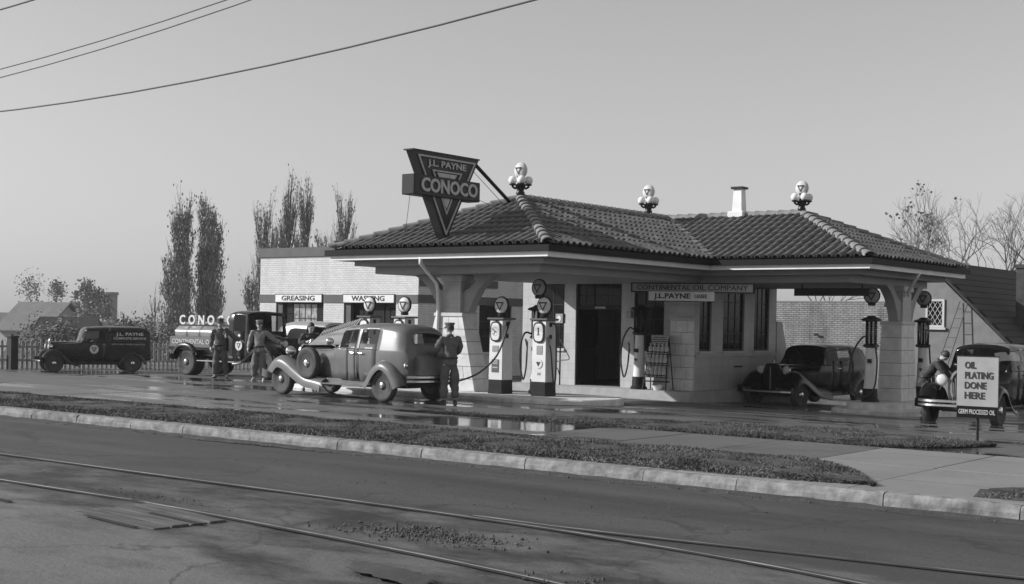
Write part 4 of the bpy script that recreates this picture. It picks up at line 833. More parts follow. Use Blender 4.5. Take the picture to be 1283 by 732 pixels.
def sedan(name, label, loc, rz, P):
    t = thing(name, label, P.get('cat', 'car'), loc, rz, P.get('group'))
    wb, tr, r, paint = P['wb'], P['tr'], P['r'], P['paint']; f, b = wb/2, -wb/2; H = P['H']; bel = P['belt']; W = P['W']; sill = .42
    hw = P.get('hood_w', .34); hz = P.get('hood_z', bel+.0); xc = P.get('cowl', f-1.05); xr = f+P.get('rad', .02)
    slope = P.get('ws_slope', .28); rear = b-P.get('over', .55)
    k_ = [(xr, .5, hz-.12, hz, hw*.8, hw*.85, hw*.6, .8), (xr-.12, .5, hz-.1, hz+.015, hw*.85, hw*.95, hw*.66, .8), (xc+.12, .45, bel-.02, hz+.04, W*.84, W*.88, W*.55, .75), (xc, sill, bel, hz+.06, W*.86, W*.92, W*.62, .7),
          (xc-slope, sill, bel+.01, H-.1, W*.9, W*.96, W*.8, .3), (xc-slope-.3, sill, bel+.01, H-.03, W*.92, W*.98, W*.82, .26)]
    x1 = k_[-1][0]; doors = P['doors']                              # x list of pillar edges behind the A pillar
    for x in doors: k_.append((x, sill, bel+.005, H, W*.93, W, W*.83, .26))
    xe = doors[-1]
    q = xe-rear
    if P.get('stream'): k_ += [(xe-.35*q, sill+.02, bel, H-.02, W*.92, W*.985, W*.82, .3), (xe-.62*q, sill+.05, bel-.01, H-.1, W*.88, W*.95, W*.78, .36), (xe-.85*q, sill+.08, bel-.04, H-.3, W*.82, W*.88, W*.68, .5), (rear+.04, sill+.1, bel-.2, bel+.1, W*.74, W*.78, W*.55, .7), (rear, sill+.12, bel-.35, bel-.2, W*.66, W*.7, W*.45, .8)]
    else: k_ += [(xe-.4*q, sill+.02, bel, H-.02, W*.92, W*.985, W*.82, .28), (xe-.68*q, sill+.04, bel, H-.075, W*.9, W*.96, W*.8, .3), (xe-.86*q, sill+.05, bel-.01, H-.2, W*.86, W*.92, W*.73, .4), (xe-.95*q, sill+.06, bel-.03, H-.42, W*.82, W*.88, W*.68, .6), (rear, sill+.08, bel-.12, bel-.06, W*.8, W*.85, W*.6, .8)]
    nd = len(doors); D0 = 5                                          # key index of x1
    def cells(s, j, sd):
        i = int(s+1e-6); fr = s-i
        if i < 2 and P.get('hood_open') and sd == P['hood_open'] and j >= 4: return None
        if i < 3: return 'hood' if j >= 3 else 'body'
        if i == 3: return 'body' if j < 6 else 'windscreen'
        if i == 4: return 'vent_window|%d' % sd if 4 <= j < 7 else 'body'
        if i in P['win'] : 
            if 5 <= j < 7: return 'window|%d%d' % (i, sd)
            if j < 5 and i in P['door']: return 'door|%d%d' % (P['door'][i], sd)
            return 'body'
        if i in P.get('seam', ()): return 'body'
        if i == D0+nd-1+(2 if P.get('stream') else 4) and (8 if P.get('stream') else 9) <= j and P.get('rear_win', 1): return 'rear_window'
        return 'body'
    parts = body(t, k_, dict(body=paint, hood=P.get('hoodpaint', paint), door=paint, windscreen='glass', vent_window='glass', window='glass', rear_window='glass', seam='black'), cells)
    # grille shell and bars
    zc = (.42+hz+.03)/2
    sh = [(hw*.86*math.sin(a)*1.0, .4+(hz+.05-.4)*(.5-.5*math.cos(a))) for a in [PI*i/10 for i in range(11)]]
    gx = xr+.01; gp = [(-.0, .36)]+[(hw*(.62+.3*min(1, i/4))*1.0 if i < 9 else hw*(.9-.35*((i-8)/2)**2), .38+(hz+.04-.38)*i/10) for i in range(11)]
    full = [(y, z) for y, z in gp[1:]]+[(-y, z) for y, z in gp[1:]][::-1]
    MB().prism(full, lambda p, q: (q, p[0], p[1]), gx-.06, gx+.02).build('radiator_shell', P.get('shell', 'chrome'), t, bevel=.01)
    inner = [(y*.8, .42+(z-.38)*.9) for y, z in full]; gr = MB().prism(inner, lambda p, q: (q, p[0], p[1]), gx+.021, gx+.03).build('grille', 'black', t)
    for i in range(-5, 6):
        y = i*hw*.13; zt_ = hz-.02-.35*abs(i/6)**3; MB().box(gx+.03, gx+.045, y-.008, y+.008, .45, zt_).build('grille_bar', P.get('bar', 'chrome'), gr)
    MB().lathe([(.05, 0), (.05, .03), (.02, .05), (.03, .09), (0, .12)], 10, M.Translation((gx-.05, 0, hz+.045))).build('radiator_cap', 'chrome', t, smooth=True)
    # running gear
    for sd in (1, -1):
        wheel(t, (f, sd*(tr/2), r), r, P.get('tw', .17), side=sd, hub=P.get('hub', 'chrome'), rot=M.Rotation(P.get('steer', 0), 4, 'Z')); wheel(t, (b, sd*tr/2, r), r, P.get('tw', .17), side=sd, hub=P.get('hub', 'chrome'))
        R = r+.09; yo = tr/2+.15; fp = P.get('fpaint', paint)
        fender(t, [(f+R*.98, r+.02), (f+R*.88, r+R*.5), (f+R*.45, r+R*.92), (f, r+R*1.02), (f-R*.55, r+R*.85)]+([(f-R*1.2, r+R*.5), (f-R*2.0, r+.06), (f-R*2.8, .37), (f-R*3.3, .335)] if P.get('sweep') else [(f-R*1.1, r+R*.3), (f-R*1.65, .36), (f-R*2.0, .335)]), hw*.9 if P.get('wide_f') else tr/2-.24, yo, fp, name='front_fender', sgn=sd, lip=P.get('lip', .1), crown=P.get('crown', .07))
        fender(t, [(b+R*1.25, .335), (b+R*1.02, r+.1), (b+R*.75, r+R*.6), (b+R*.3, r+R*.95), (b-R*.1, r+R*1.0), (b-R*.6, r+R*.75), (b-R*1.0, r+R*.25), (b-R*1.15, r-.02)], tr/2-.2, yo, fp, name='rear_fender', sgn=sd, crown=P.get('crown', .07), lip=min(.12, P.get('lip', .1)))
        MB().box(b+R*1.2, f-R*(3.2 if P.get('sweep') else 1.9), sd*(tr/2-.12) if sd > 0 else -yo+.02, yo-.02 if sd > 0 else -(tr/2-.12), .31, .345).build('running_board', P.get('board', 'dark'), t, bevel=.008)
        MB().box(b+R*1.1, f-R*1.6, sd*(W*.88)-.02, sd*(W*.88)+.02, .3, .45).build('valance', paint, t)
        headlight(t, (f+.3*r+.05, sd*P.get('hl_y', .46), P.get('hl_z', bel-.1)), P.get('hl_r', .12), P.get('hl_mat', 'chrome'), (f+.1, sd*.5, .75))
        if P.get('handles'):
            for x in P['handles']: MB().tube([(x, sd*(W+.0), bel-.08), (x-.02, sd*(W+.045), bel-.08), (x-.13, sd*(W+.045), bel-.085)], .013, 6).build('door_handle', 'chrome', t)
        MB().tube([(xc-.05, sd*W*.93, bel+.015), (xc-.5, sd*(W*.975), bel+.018), (doors[0], sd*W*.992, bel+.012), (doors[-1], sd*W*.992, bel+.012)], .012, 5).build('belt_moulding', P.get('mould', paint), t)
        for x0 in P.get('gaps', ()): 
            MB().box(x0-.006, x0+.006, sd*W*.97-.02, sd*W*.97+.025, .45, bel).build('door_gap', 'black', t)
    MB().box(b-.3, f+.2, -.4, .4, .3, .44).build('chassis', 'dark', t); MB().tube([(b, -tr/2, r), (b, tr/2, r)], .06, 8).build('axle', 'dark', t); MB().tube([(f, -tr/2, r-.03), (f, tr/2, r-.03)], .035, 8).build('axle', 'dark', t)
    bumper(t, f+r+.2, tr/2+.08, .45, 1, P.get('fbars', 1)); bumper(t, rear-.16, tr/2+.05, .47, -1, P.get('rbars', 1))
    for x in (xc-.62, doors[min(1, nd-1)]-.75):
        MB().box(x-.55, x-.4, -W*.8, W*.8, .5, 1.12).box(x-.4, x+.1, -W*.8, W*.8, .5, .72).build('seat', 'seat', t, bevel=.05)
    MB().lathe([(.2, -.012), (.215, 0), (.2, .012)], 20, M.Translation((xc-.42, .36, bel-.04)) @ M.Rotation(1.0, 4, 'Y')).build('steering_wheel', 'black', t)
    for sd in (1, -1): MB().sphere((rear+.02, sd*(tr/2-.05), .8), (.05, .05, .06), 10, 7).build('tail_lamp', 'chrome', t, smooth=True)
    MB().box(rear-.03, rear-.02, -.42, -.1, .72, .86).build('number_plate', 'signg', t)
    return t, parts
GREY = dict(sweep=1, paint='cargrey', wb=3.45, tr=1.46, r=.36, H=1.7, belt=1.12, W=.76, cowl=-.03, ws_slope=.2, doors=[-.79, -.91, -1.46], win={5, 7}, door={5: 0, 7: 1}, seam={6}, over=.62, hood_w=.36, hood_z=1.14, rad=-.05, hood_open=1, handles=[-.66, -.93], hl_z=1.0, hl_y=.42, gaps=(-.85,), rbars=2, mould='cargrey', board='cargrey', lip=.19, crown=.09, hub='steel')
gs, gp_ = sedan('grey_sedan', 'large grey sedan with its bonnet raised being fuelled beside the left island', (-21.3, 21.72, .0), math.radians(176), GREY)
# raised bonnet leaf, louvred along its free edge
hl = MB(); A = [V((1.62, .0, 1.16)), V((.62, .0, 1.2))]
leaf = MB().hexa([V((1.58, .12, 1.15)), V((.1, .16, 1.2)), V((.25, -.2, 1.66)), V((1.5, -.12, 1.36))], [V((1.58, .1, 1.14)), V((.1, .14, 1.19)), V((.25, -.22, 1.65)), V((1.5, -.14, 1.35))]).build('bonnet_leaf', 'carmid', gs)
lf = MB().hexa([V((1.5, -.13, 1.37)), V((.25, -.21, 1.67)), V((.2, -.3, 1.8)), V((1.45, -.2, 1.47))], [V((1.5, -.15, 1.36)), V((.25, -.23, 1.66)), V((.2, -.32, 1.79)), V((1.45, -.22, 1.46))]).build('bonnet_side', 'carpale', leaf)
for i in range(14):
    a = V((1.42, -.125, 1.395)).lerp(V((.32, -.2, 1.66)), i/13); MB().tube([a+V((0, .0, .0)), a+V((-.04, -.085, .11))], .02, 5).build('louvre', 'carpale', lf)
MB().box(.7, 1.5, -.2, .26, .7, 1.02).box(.8, 1.4, -.1, .1, 1.02, 1.1).build('engine', 'dark', gs, bevel=.03)
headlight(gs, (.12, .72, 1.27), .085, 'chrome', (-.02, .66, 1.16), 'spot_lamp')
sp = wheel(gs, (.74, .8, .76), .37, .17, side=1, spare=True, name='spare_wheel')
trk = MB().hexa([(-2.62, -.42, .55), (-2.25, -.46, .55), (-2.25, .46, .55), (-2.62, .42, .55)], [(-2.5, -.4, 1.0), (-2.28, -.44, 1.06), (-2.28, .44, 1.06), (-2.5, .4, 1.0)]).build('luggage_trunk', 'cargrey', gs, bevel=.06)
BLK = dict(sweep=1, paint='carblack', wb=3.1, tr=1.46, r=.37, H=1.76, belt=1.15, W=.78, cowl=.5, ws_slope=.32, doors=[-.4, -.46, -1.1], win={5, 7}, door={5: 0, 7: 1}, seam={6}, over=.8, hood_w=.3, hood_z=1.16, rad=.2, hl_z=1.02, hl_y=.42, hl_r=.125, wide_f=1, crown=.17, lip=.16, shell='carblack', bar='carblack', handles=[-.3], board='carblack', tw=.18)
bs, _ = sedan('black_sedan', 'black streamlined sedan standing under the right canopy beside the office wall', (-16.45, 34.95, -.43), math.radians(-97), BLK)
MB().box(1.83, 1.86, -.012, .012, .5, 1.12).build('grille_strip', 'chrome', bs); 
BL2 = dict(paint='carblack', wb=2.95, tr=1.44, r=.37, H=1.78, belt=1.16, W=.74, cowl=.5, ws_slope=.12, doors=[-.3, -.36, -1.0], win={5, 7}, door={5: 0, 7: 1}, seam={6}, over=.45, hood_w=.32, hood_z=1.14, rad=.0, hl_z=.98, hl_y=.42, hl_r=.13, fbars=2, handles=[-.25], board='dark', lip=.1)
os_, _ = sedan('old_sedan', 'boxy black older sedan at the right edge with twin bumper bars, behind the pavement board', (-9.77, 29.95, -.28), math.radians(-90), BL2)
MB().hexa([V((1.45, -.02, 1.17)), V((.55, -.02, 1.2)), V((.55, -.3, 1.55)), V((1.35, -.2, 1.42))], [V((1.45, -.04, 1.17)), V((.55, -.04, 1.2)), V((.55, -.32, 1.55)), V((1.35, -.22, 1.42))]).build('bonnet_leaf', 'carblack', os_)
PAL = dict(paint='carpale', wb=2.85, tr=1.42, r=.36, H=1.8, belt=1.17, W=.73, cowl=.45, ws_slope=.15, doors=[-.5, -.56, -1.0], win={5}, door={5: 0}, seam={6}, over=.5, hood_w=.32, hood_z=1.13, rad=.0)
ps_, _ = sedan('pale_coupe', 'pale rounded car parked in front of the greasing bay, mostly hidden behind the grey sedan', (-29.4, 28.9, -.1), math.radians(4), PAL)
# ---- dark panel van by the fence
VAN = dict(paint='vandark', wb=2.95, tr=1.42, r=.36, H=1.8, belt=1.16, W=.78, cowl=.5, ws_slope=.18, doors=[-.42, -.5, -1.7], win={5}, door={5: 0}, seam={6}, over=.62, hood_w=.33, hood_z=1.16, rad=.12, hl_z=.98, hl_y=.44, rear_win=0, handles=[-.3], group=None, cat='van', board='vandark')
vn, _ = sedan('panel_van', 'dark panel van with painted lettering parked along the picket fence', (-45.1, 31.1, -.46), math.radians(245), VAN)
MB().box(-2.1, -.52, -.8, .8, 1.5, 1.74).build('box_top', 'vandark', vn, bevel=.1)
MB().hexa([(-2.2, -.76, .5), (-.6, -.78, .5), (-.6, .78, .5), (-2.2, .76, .5)], [(-2.16, -.74, 1.6), (-.6, -.775, 1.6), (-.6, .775, 1.6), (-2.16, .74, 1.6)]).build('cargo_box', 'vandark', vn, bevel=.04)
L3 = dict(xd=(-1, 0, 0), up=(0, 0, 1)); yv = .81
text('J.L. PAYNE', .17, 'letterw', vn, (-1.35, yv, 1.5), (-1, 0, 0), (0, 0, 1), width=1.05, bold=.02); text('COMPLETE SERVICE', .11, 'letterw', vn, (-1.35, yv-.02, 1.33), (-1, 0, 0), (0, 0, 1), width=1.25, bold=.02); text('WE CALL AND DELIVER', .08, 'letterg', vn, (-1.3, yv-.02, 1.1), (-1, 0, 0), (0, 0, 1), width=1.3)
def emblem(parent, c, r, nrm, xd):
    x_, n_ = V(xd), V(nrm); u_ = V((0, 0, 1)); c = V(c)
    e = MB().add([c+x_*r*math.cos(2*PI*i/20)+u_*r*math.sin(2*PI*i/20)+n_*.004 for i in range(20)], [tuple(range(20))]).build('emblem', 'letterw', parent)
    MB().add([c+(x_*a+u_*b)*r+n_*.008 for a, b in ((-.62, .42), (.62, .42), (0, -.66))], [(0, 1, 2)]).build('emblem_triangle', 'signd', e); MB().add([c+(x_*a+u_*b)*r+n_*.012 for a, b in ((-.3, .25), (.3, .25), (0, -.28))], [(0, 1, 2)]).build('emblem_centre', 'letterw', e)
emblem(vn, (.0, .775, .9), .17, (0, 1, 0), (-1, 0, 0))
# ---- tank truck
tt = thing('tank_truck', 'dark fuel tank truck with standing letters on its shiny tank, behind two men', 'truck', (-31.25, 27.0, -.04), math.radians(1))
TWB = 1.75
for x in (-TWB, TWB):
    for sd in (1, -1):
        wheel(tt, (x, sd*.73, .42), .42, .2, side=sd, rimm='rim', hub='dark' if x > 0 else 'steel')
        if x < 0: wheel(tt, (x, sd*.49, .42), .42, .19, side=sd)
MB().box(-2.5, 2.3, -.38, .38, .52, .68).build('chassis', 'dark', tt)
tkp = [(1, 0)]
rows = []
for x, s_ in ((-2.42, .0), (-2.42, .9), (-2.34, 1), (.02, 1), (.1, .9), (.1, 0)):
    rows.append([(x, .78*s_*math.cos(2*PI*i/28), 1.3+.37*s_*math.sin(2*PI*i/28)) for i in range(29)])
MB().grid(rows).build('tank', 'tank', tt, smooth=35)
for x in (-1.8, -1.2, -.6): MB().grid([[(xx, .79*math.cos(2*PI*i/28), 1.3+.38*math.sin(2*PI*i/28)) for i in range(29)] for xx in (x-.03, x+.03)]).build('tank_band', 'midgrey', tt, smooth=True)
MB().box(-2.5, .08, -.86, .86, .86, 1.2).build('side_tray', 'midgrey', tt, bevel=.02); MB().box(-2.52, .1, -.87, .87, .8, .86).build('tray_edge', 'black', tt); MB().box(-2.4, .05, -.7, .7, .62, .8).build('tray_base', 'truckdark', tt)
text('CONTINENTAL OIL CO', .2, 'letterg', tt, (-1.22, -.866, 1.04), (1, 0, 0), (0, 0, 1), width=2.3, bold=.02)
for i, ch_ in enumerate('CONOCO'): text(ch_, .4, 'letterw', tt, (-2.2+.445*i, -.6, 1.7), (1, 0, 0), (0, 0, 1), bold=.025, ext=.02)
MB().box(-2.4, .1, -.62, -.58, 1.5, 1.565).build('letter_rail', 'dark', tt)
for sd in (1, -1):
    fender(tt, [(-TWB+.56, .62), (-TWB+.5, .78), (-TWB+.3, .95), (-TWB, 1.0), (-TWB-.3, .95), (-TWB-.5, .75), (-TWB-.58, .5)], .5, .95, 'truckdark', name='rear_fender', sgn=sd)
    fender(tt, [(TWB+.5, .5), (TWB+.45, .75), (TWB+.2, .96), (TWB, 1.0), (TWB-.35, .9), (TWB-.7, .62), (TWB-1.0, .5), (TWB-1.25, .48)], .5, .95, 'truckdark', name='front_fender', sgn=sd)
    MB().box(-1.1, .6, sd*.7 if sd > 0 else -.95, .95 if sd > 0 else -.7, .46, .5).build('running_board', 'steel', tt, bevel=.008)
    headlight(tt, (TWB+.45, sd*.42, 1.05), .12, 'dark', (TWB+.3, sd*.5, .9))
CK = [(2.15, .6, 1.08, 1.2, .3, .3, .2, .7), (1.2, .55, 1.14, 1.3, .5, .52, .34, .7), (1.08, .5, 1.2, 1.34, .74, .76, .5, .7), (1.0, .5, 1.22, 1.93, .76, .78, .72, .2), (.85, .5, 1.22, 2.0, .77, .79, .74, .16), (.36, .5, 1.22, 2.02, .77, .79, .74, .16), (.28, .5, 1.22, 2.02, .77, .79, .74, .16), (.12, .5, 1.22, 2.0, .77, .79, .73, .18), (.1, .55, 1.2, 1.9, .75, .77, .7, .2)]
def tcell(s, j, sd):
    i = int(s+1e-6)
    if i < 2: return 'hood' if j >= 3 else 'body'
    if i == 2: return 'windscreen' if j >= 6 else 'body'
    if i == 3: return 'body'
    if i == 4: return 'window|%d' % sd if 5 <= j < 7 else ('door|%d' % sd if j < 5 else 'body')
    if i == 7: return 'rear_window' if 5 <= j < 8 and False else 'body'
    return 'body'
body(tt, CK, dict(body='truckdark', hood='truckdark', door='truckdark', windscreen='glass', window='glass', rear_window='glass'), tcell, div=2)
MB().box(.98, 1.2, -.8, .8, 1.95, 1.975).build('sun_visor', 'truckdark', tt)
MB().box(2.14, 2.2, -.3, .3, .55, 1.22).build('radiator', 'dark', tt, bevel=.03)
emblem(tt, (.62, -.8, .98), .15, (0, -1, 0), (1, 0, 0))
bumper(tt, 2.35, .8, .5, 1, 1, 'dark')
# ================================================================ PEOPLE
def skin_mesh(name, chains, sub=1):
    """chains: list of lists of (co, radius); points shared by equal position are welded"""
    vs = []; rad = []; es = []; idx = {}
    def vid(p, r):
        k_ = tuple(round(c, 4) for c in p)
        if k_ not in idx: idx[k_] = len(vs); vs.append(k_); rad.append(r)
        return idx[k_]
    roots = set()
    for ch_ in chains:
        ids = [vid(p, r) for p, r in ch_]; es += [(a, b) for a, b in zip(ids, ids[1:]) if a != b]
    me = bpy.data.meshes.new(name); me.from_pydata(vs, es, []); o = bpy.data.objects.new(name, me); COL.objects.link(o)
    md = o.modifiers.new('k', 'SKIN'); md.use_smooth_shade = True; md.branch_smoothing = .6
    sv = me.skin_vertices[0].data
    # one root per connected piece
    par = list(range(len(vs)))
    def fd(i):
        while par[i] != i: i = par[i]
        return i
    for a, b in es: par[fd(a)] = fd(b)
    seen = set()
    for i in range(len(vs)):
        rr = rad[i] if isinstance(rad[i], tuple) else (rad[i], rad[i]); sv[i].radius = rr; sv[i].use_root = False
        if fd(i) not in seen: seen.add(fd(i)); sv[i].use_root = True
    s_ = o.modifiers.new('s', 'SUBSURF'); s_.levels = sub; s_.render_levels = sub
    dg = bpy.context.evaluated_depsgraph_get(); m2 = bpy.data.meshes.new_from_object(o.evaluated_get(dg)); bpy.data.objects.remove(o); return m2
def person(label, loc, rz, pose, top='ov1', bot=None, shoe='shoe', hat=None, tilt=0, turn=0, hairm='hair', collar=True, ground=True):
    bot = bot or top; t = thing('person', label, 'person', loc, rz)
    J = dict(pelvis=(0, 0, .95), waist=(0, .01, 1.08), chest=(0, .0, 1.3), neck=(0, -.005, 1.46), head=(0, .03, 1.6), shR=(.185, 0, 1.41), shL=(-.185, 0, 1.41), elR=(.25, -.03, 1.13), elL=(-.25, -.03, 1.13), wrR=(.26, .05, .9), wrL=(-.26, .05, .9),
             hiR=(.1, 0, .9), hiL=(-.1, 0, .9), knR=(.12, .03, .5), knL=(-.12, .03, .5), anR=(.13, -.01, .09), anL=(-.13, -.01, .09), toR=(.16, .16, .04), toL=(-.16, .16, .04)); J.update(pose); J = {k_: V(v) for k_, v in J.items()}
    ch = [[(J['pelvis'], .1), (J['waist'], .09), (J['chest'], .1), (J['neck'], .055), (J['neck'].lerp(J['head'], .6), .055)]]
    for s_ in 'RL':
        ch += [[(J['chest'], .1), (J['sh'+s_], .05), (J['el'+s_], .04), (J['wr'+s_], .03)], [(J['pelvis'], .1), (J['hi'+s_], .07), (J['kn'+s_], .06), (J['an'+s_], .042), (J['to'+s_], .035)]]
        d = (J['wr'+s_]-J['el'+s_]).normalized(); fw = V((0, 1, 0)); sx = V((1, 0, 0)) if s_ == 'L' else V((-1, 0, 0))
        a = d.cross(sx).normalized(); pn = a.cross(d)        # a: across the palm (forward), pn: palm normal (towards the body)
        if a.y < 0: a = -a
        pn = sx-d*sx.dot(d); pn.normalize(); w0 = J['wr'+s_]
        ch.append([(w0, .028), (w0+d*.045, (.034)), (w0+d*.085, .034)])
        for k_, (off, ln) in enumerate(((.03, .075), (.011, .085), (-.009, .08), (-.028, .062))):
            b0 = w0+d*.075+a*off; b1 = b0+d*ln*.45+pn*.012; b2 = b1+d*ln*.3+pn*.025; b3 = b2+d*ln*.2+pn*.03
            ch.append([(b0, .011), (b1, .0105), (b2, .0095), (b3, .008)])
        b0 = w0+d*.03+a*.028; ch.append([(b0, .014), (b0+d*.03+a*.028+pn*.012, .0125), (b0+d*.06+a*.035+pn*.02, .010)])
    me = skin_mesh('body', ch)
    bm = bmesh.new(); bm.from_mesh(me)
    # head: sculpted ball, face towards +y
    Hd = M.Translation(J['head']) @ M.Rotation(turn, 4, 'Z') @ M.Rotation(tilt, 4, 'X')
    hb = bmesh.new(); bmesh.ops.create_uvsphere(hb, u_segments=28, v_segments=20, radius=1)
    for v in hb.verts:
        x, y, z = v.co; p = V((x*.076, y*.098, z*.118))
        if z < -.2: p.x *= 1-.28*min(1, (-z-.2)); p.y *= 1-.12*(-z-.2) if y > 0 else 1-.35*(-z-.2)
        if y > 0:
            fx = x; nose = math.exp(-((fx/.17)**2+((z+.12)/.22)**2)); p.y += .026*nose*(1 if z < .1 else .5)
            for s2 in (-1, 1): p.y -= .016*math.exp(-(((fx-s2*.38)/.2)**2+((z-.1)/.13)**2))
            p.y += .008*math.exp(-((z-.28)/.12)**2); p.y += .008*math.exp(-((fx/.3)**2+((z+.48)/.08)**2)); p.y -= .006*math.exp(-((fx/.3)**2+((z+.4)/.04)**2)); p.y += .012*math.exp(-((fx/.3)**2+((z+.85)/.15)**2))
        for s2 in (-1, 1): p.x += s2*.016*math.exp(-(((x-s2)/.25)**2+((y+.1)/.14)**2+((z+.02)/.24)**2))
        v.co = Hd @ p
    hm = bpy.data.meshes.new('h'); hb.to_mesh(hm); hb.free(); bm.from_mesh(hm); bm.to_mesh(me); bm.free()
    o = bpy.data.objects.new('tmp', me); COL.objects.link(o); md = o.modifiers.new('r', 'REMESH'); md.mode = 'VOXEL'; md.voxel_size = .0085; md.use_smooth_shade = True
    dg = bpy.context.evaluated_depsgraph_get(); m2 = bpy.data.meshes.new_from_object(o.evaluated_get(dg)); bpy.data.objects.remove(o); m2.materials.clear(); m2.materials.append(MT['skin']); m2.shade_smooth(); m2.name = 'body'
    bo = bpy.data.objects.new('body', m2); COL.objects.link(bo); bo.parent = t
    for s2 in (-1, 1): MB().sphere(Hd @ V((s2*.029, .086, .012)), .0105, 8, 6).build('eye', 'hair', t, smooth=True)
    # clothes on the same bones
    def cloth(name, chains, m, amp=.02):
        me = skin_mesh(name, chains, 2)
        for v in me.vertices:
            n = noise.noise(v.co*8)+.8*noise.noise(V((v.co.x*20, v.co.y*20, v.co.z*9)))+.5*noise.noise(v.co*30); v.co = v.co+v.normal*amp*n
        me.materials.clear(); me.materials.append(MT[m]); me.shade_smooth(); c = bpy.data.objects.new(name, me); COL.objects.link(c); c.parent = t; return c
    tc = [[(J['pelvis']+V((0, 0, -.17)), (.178, .155)), (J['pelvis']+V((0, 0, -.06)), (.172, .15)), (J['pelvis']+V((0, 0, .02)), (.165, .142)), (J['waist'], (.168, .142)), (J['chest'], (.185, .15)), (J['chest'].lerp(J['neck'], .7), (.12, .1)), (J['chest'].lerp(J['neck'], .97), .078)]]
    for s_ in 'RL':
        tc.append([(J['chest'], (.185, .15)), (J['sh'+s_], .095), (J['sh'+s_].lerp(J['el'+s_], .5), .086), (J['el'+s_], .076), (J['el'+s_].lerp(J['wr'+s_], .95), .058)])
    cloth('jacket' if bot != top else 'overalls_top', tc, top)
    lc = [[(J['pelvis'].lerp(J['waist'], .8), (.148, .125)), (J['pelvis']+V((0, 0, .03)), (.155, .13)), (J['pelvis']+V((0, 0, -.03)), (.16, .135))]]
    for s_ in 'RL': lc.append([(J['pelvis']+V((0, 0, -.03)), (.16, .135)), (J['hi'+s_]+V((0, 0, -.08)), .118), (J['kn'+s_], .1), (J['kn'+s_].lerp(J['an'+s_], .5), .092), (J['kn'+s_].lerp(J['an'+s_], .98), .088)])
    cloth('trousers', lc, bot)
    ck = J['chest'].lerp(J['neck'], .95); ax = (J['head']-J['neck']).normalized(); MB().lathe([(.07, -.03), (.078, .0), (.07, .025)], 16, M.Translation(ck) @ ax.to_track_quat('Z', 'Y').to_matrix().to_4x4()).build('collar', top, t, smooth=True)
    bl_ = J['pelvis'].lerp(J['waist'], .25); MB().lathe([(.155, -.022), (.162, .0), (.155, .022)], 22, M.Translation(bl_) @ M.Diagonal((1.08, .94, 1, 1))).build('belt', 'shoe', t, smooth=True)
    for s_ in 'RL':
        a, b = J['an'+s_], J['to'+s_]; d = (b-a); d.z = 0; d = d.normalized() if d.length > 1e-4 else V((0, 1, 0)); x_ = V((d.y, -d.x, 0)); base = V((a.x, a.y, b.z-.04)); rows = []
        for f, wd, h in ((-.085, .028, .06), (-.07, .038, .085), (.0, .042, .095), (.07, .043, .07), (.13, .046, .055), (.18, .036, .045), (.2, .015, .03)):
            rows.append([base+d*f+x_*wd*math.cos(PI*q/6)+V((0, 0, h*math.sin(PI*q/6))) for q in range(7)])
        m = MB().grid(rows); m.add([tuple(p) for p in rows[0]], [tuple(range(7))]); m.build('shoe', shoe, t, smooth=50)
    Hh = lambda p: Hd @ V(p)
    hm_ = MB(); T = Hd @ M.Translation((0, -.012, .018))
    rows = []
    for i in range(9):
        a = PI/2*i/8; rows.append([T @ V((.084*math.cos(q)*math.sin(a+.0), .1*math.sin(q)*math.sin(a)+(.0), .122*math.cos(a)-(.045 if i == 8 and math.sin(q) < .3 else 0))) for q in [2*PI*k_/20 for k_ in range(21)]])
    hm_.grid(rows).build('hair', hairm, t, smooth=True)
    if hat == 'brim':
        T = Hd @ M.Translation((0, .0, .06)) @ M.Rotation(-.08, 4, 'X')
        MB().lathe([(.082, .0), (.14, -.012), (.145, -.006), (.09, .012), (.088, .07), (.075, .105), (.03, .1), (0, .095)], 24, T @ M.Diagonal((1, 1.18, 1, 1))).build('hat', 'felt', t, smooth=40)
    if hat == 'cap':
        T = Hd @ M.Translation((0, .0, .055)); c = MB().lathe([(.086, 0), (.088, .03), (.108, .06), (.1, .082), (0, .088)], 22, T @ M.Diagonal((1, 1.15, 1, 1))).build('cap', top, t, smooth=40)
        MB().grid([[T @ V((.082*math.sin(q)*f, .094*math.cos(q)*f+(f-1)*.05, -.02*(f-1)*4)) for q in [-1.1+.2*i for i in range(12)]] for f in (1, 1.2, 1.42)]).build('peak', 'felt', c, smooth=True)
    return t
D = math.radians
# facing the camera means local +y towards (.61,-.79): rz = -142 deg or so
person('man in dark overalls and brimmed hat standing beside the tank truck, arm on it', (-30.75, 25.62, -.03), D(-140), dict(elL=(-.42, -.06, 1.2), wrL=(-.6, -.1, 1.12), elR=(.26, -.02, 1.13), wrR=(.25, .1, .9), knR=(.11, .06, .49), anR=(.12, .05, .09), toR=(.15, .22, .04), knL=(-.15, .02, .5), anL=(-.19, -.04, .09), toL=(-.24, .12, .04)), 'ov1', hat='brim')
person('man in pale jacket and peaked cap leaning a hand on the truck bonnet', (-28.9, 25.5, -.03), D(-140), dict(elL=(-.4, -.0, 1.2), wrL=(-.62, .04, 1.1), elR=(.27, -.03, 1.14), wrR=(.3, .08, .93)), 'ov2', 'ov2b', hat='cap', shoe='shoew')
person('dark haired man in dark shirt leaning over the engine of the grey sedan', (-24.15, 22.95, .0), D(-127), dict(waist=(0, .04, 1.08), chest=(0, .14, 1.27), neck=(0, .2, 1.42), head=(0, .26, 1.545), shR=(.18, .17, 1.37), shL=(-.18, .17, 1.37), elR=(.26, .32, 1.15), wrR=(.12, .47, 1.2), elL=(-.25, .34, 1.16), wrL=(-.1, .5, 1.22)), 'ov3', tilt=-.35, turn=.3)
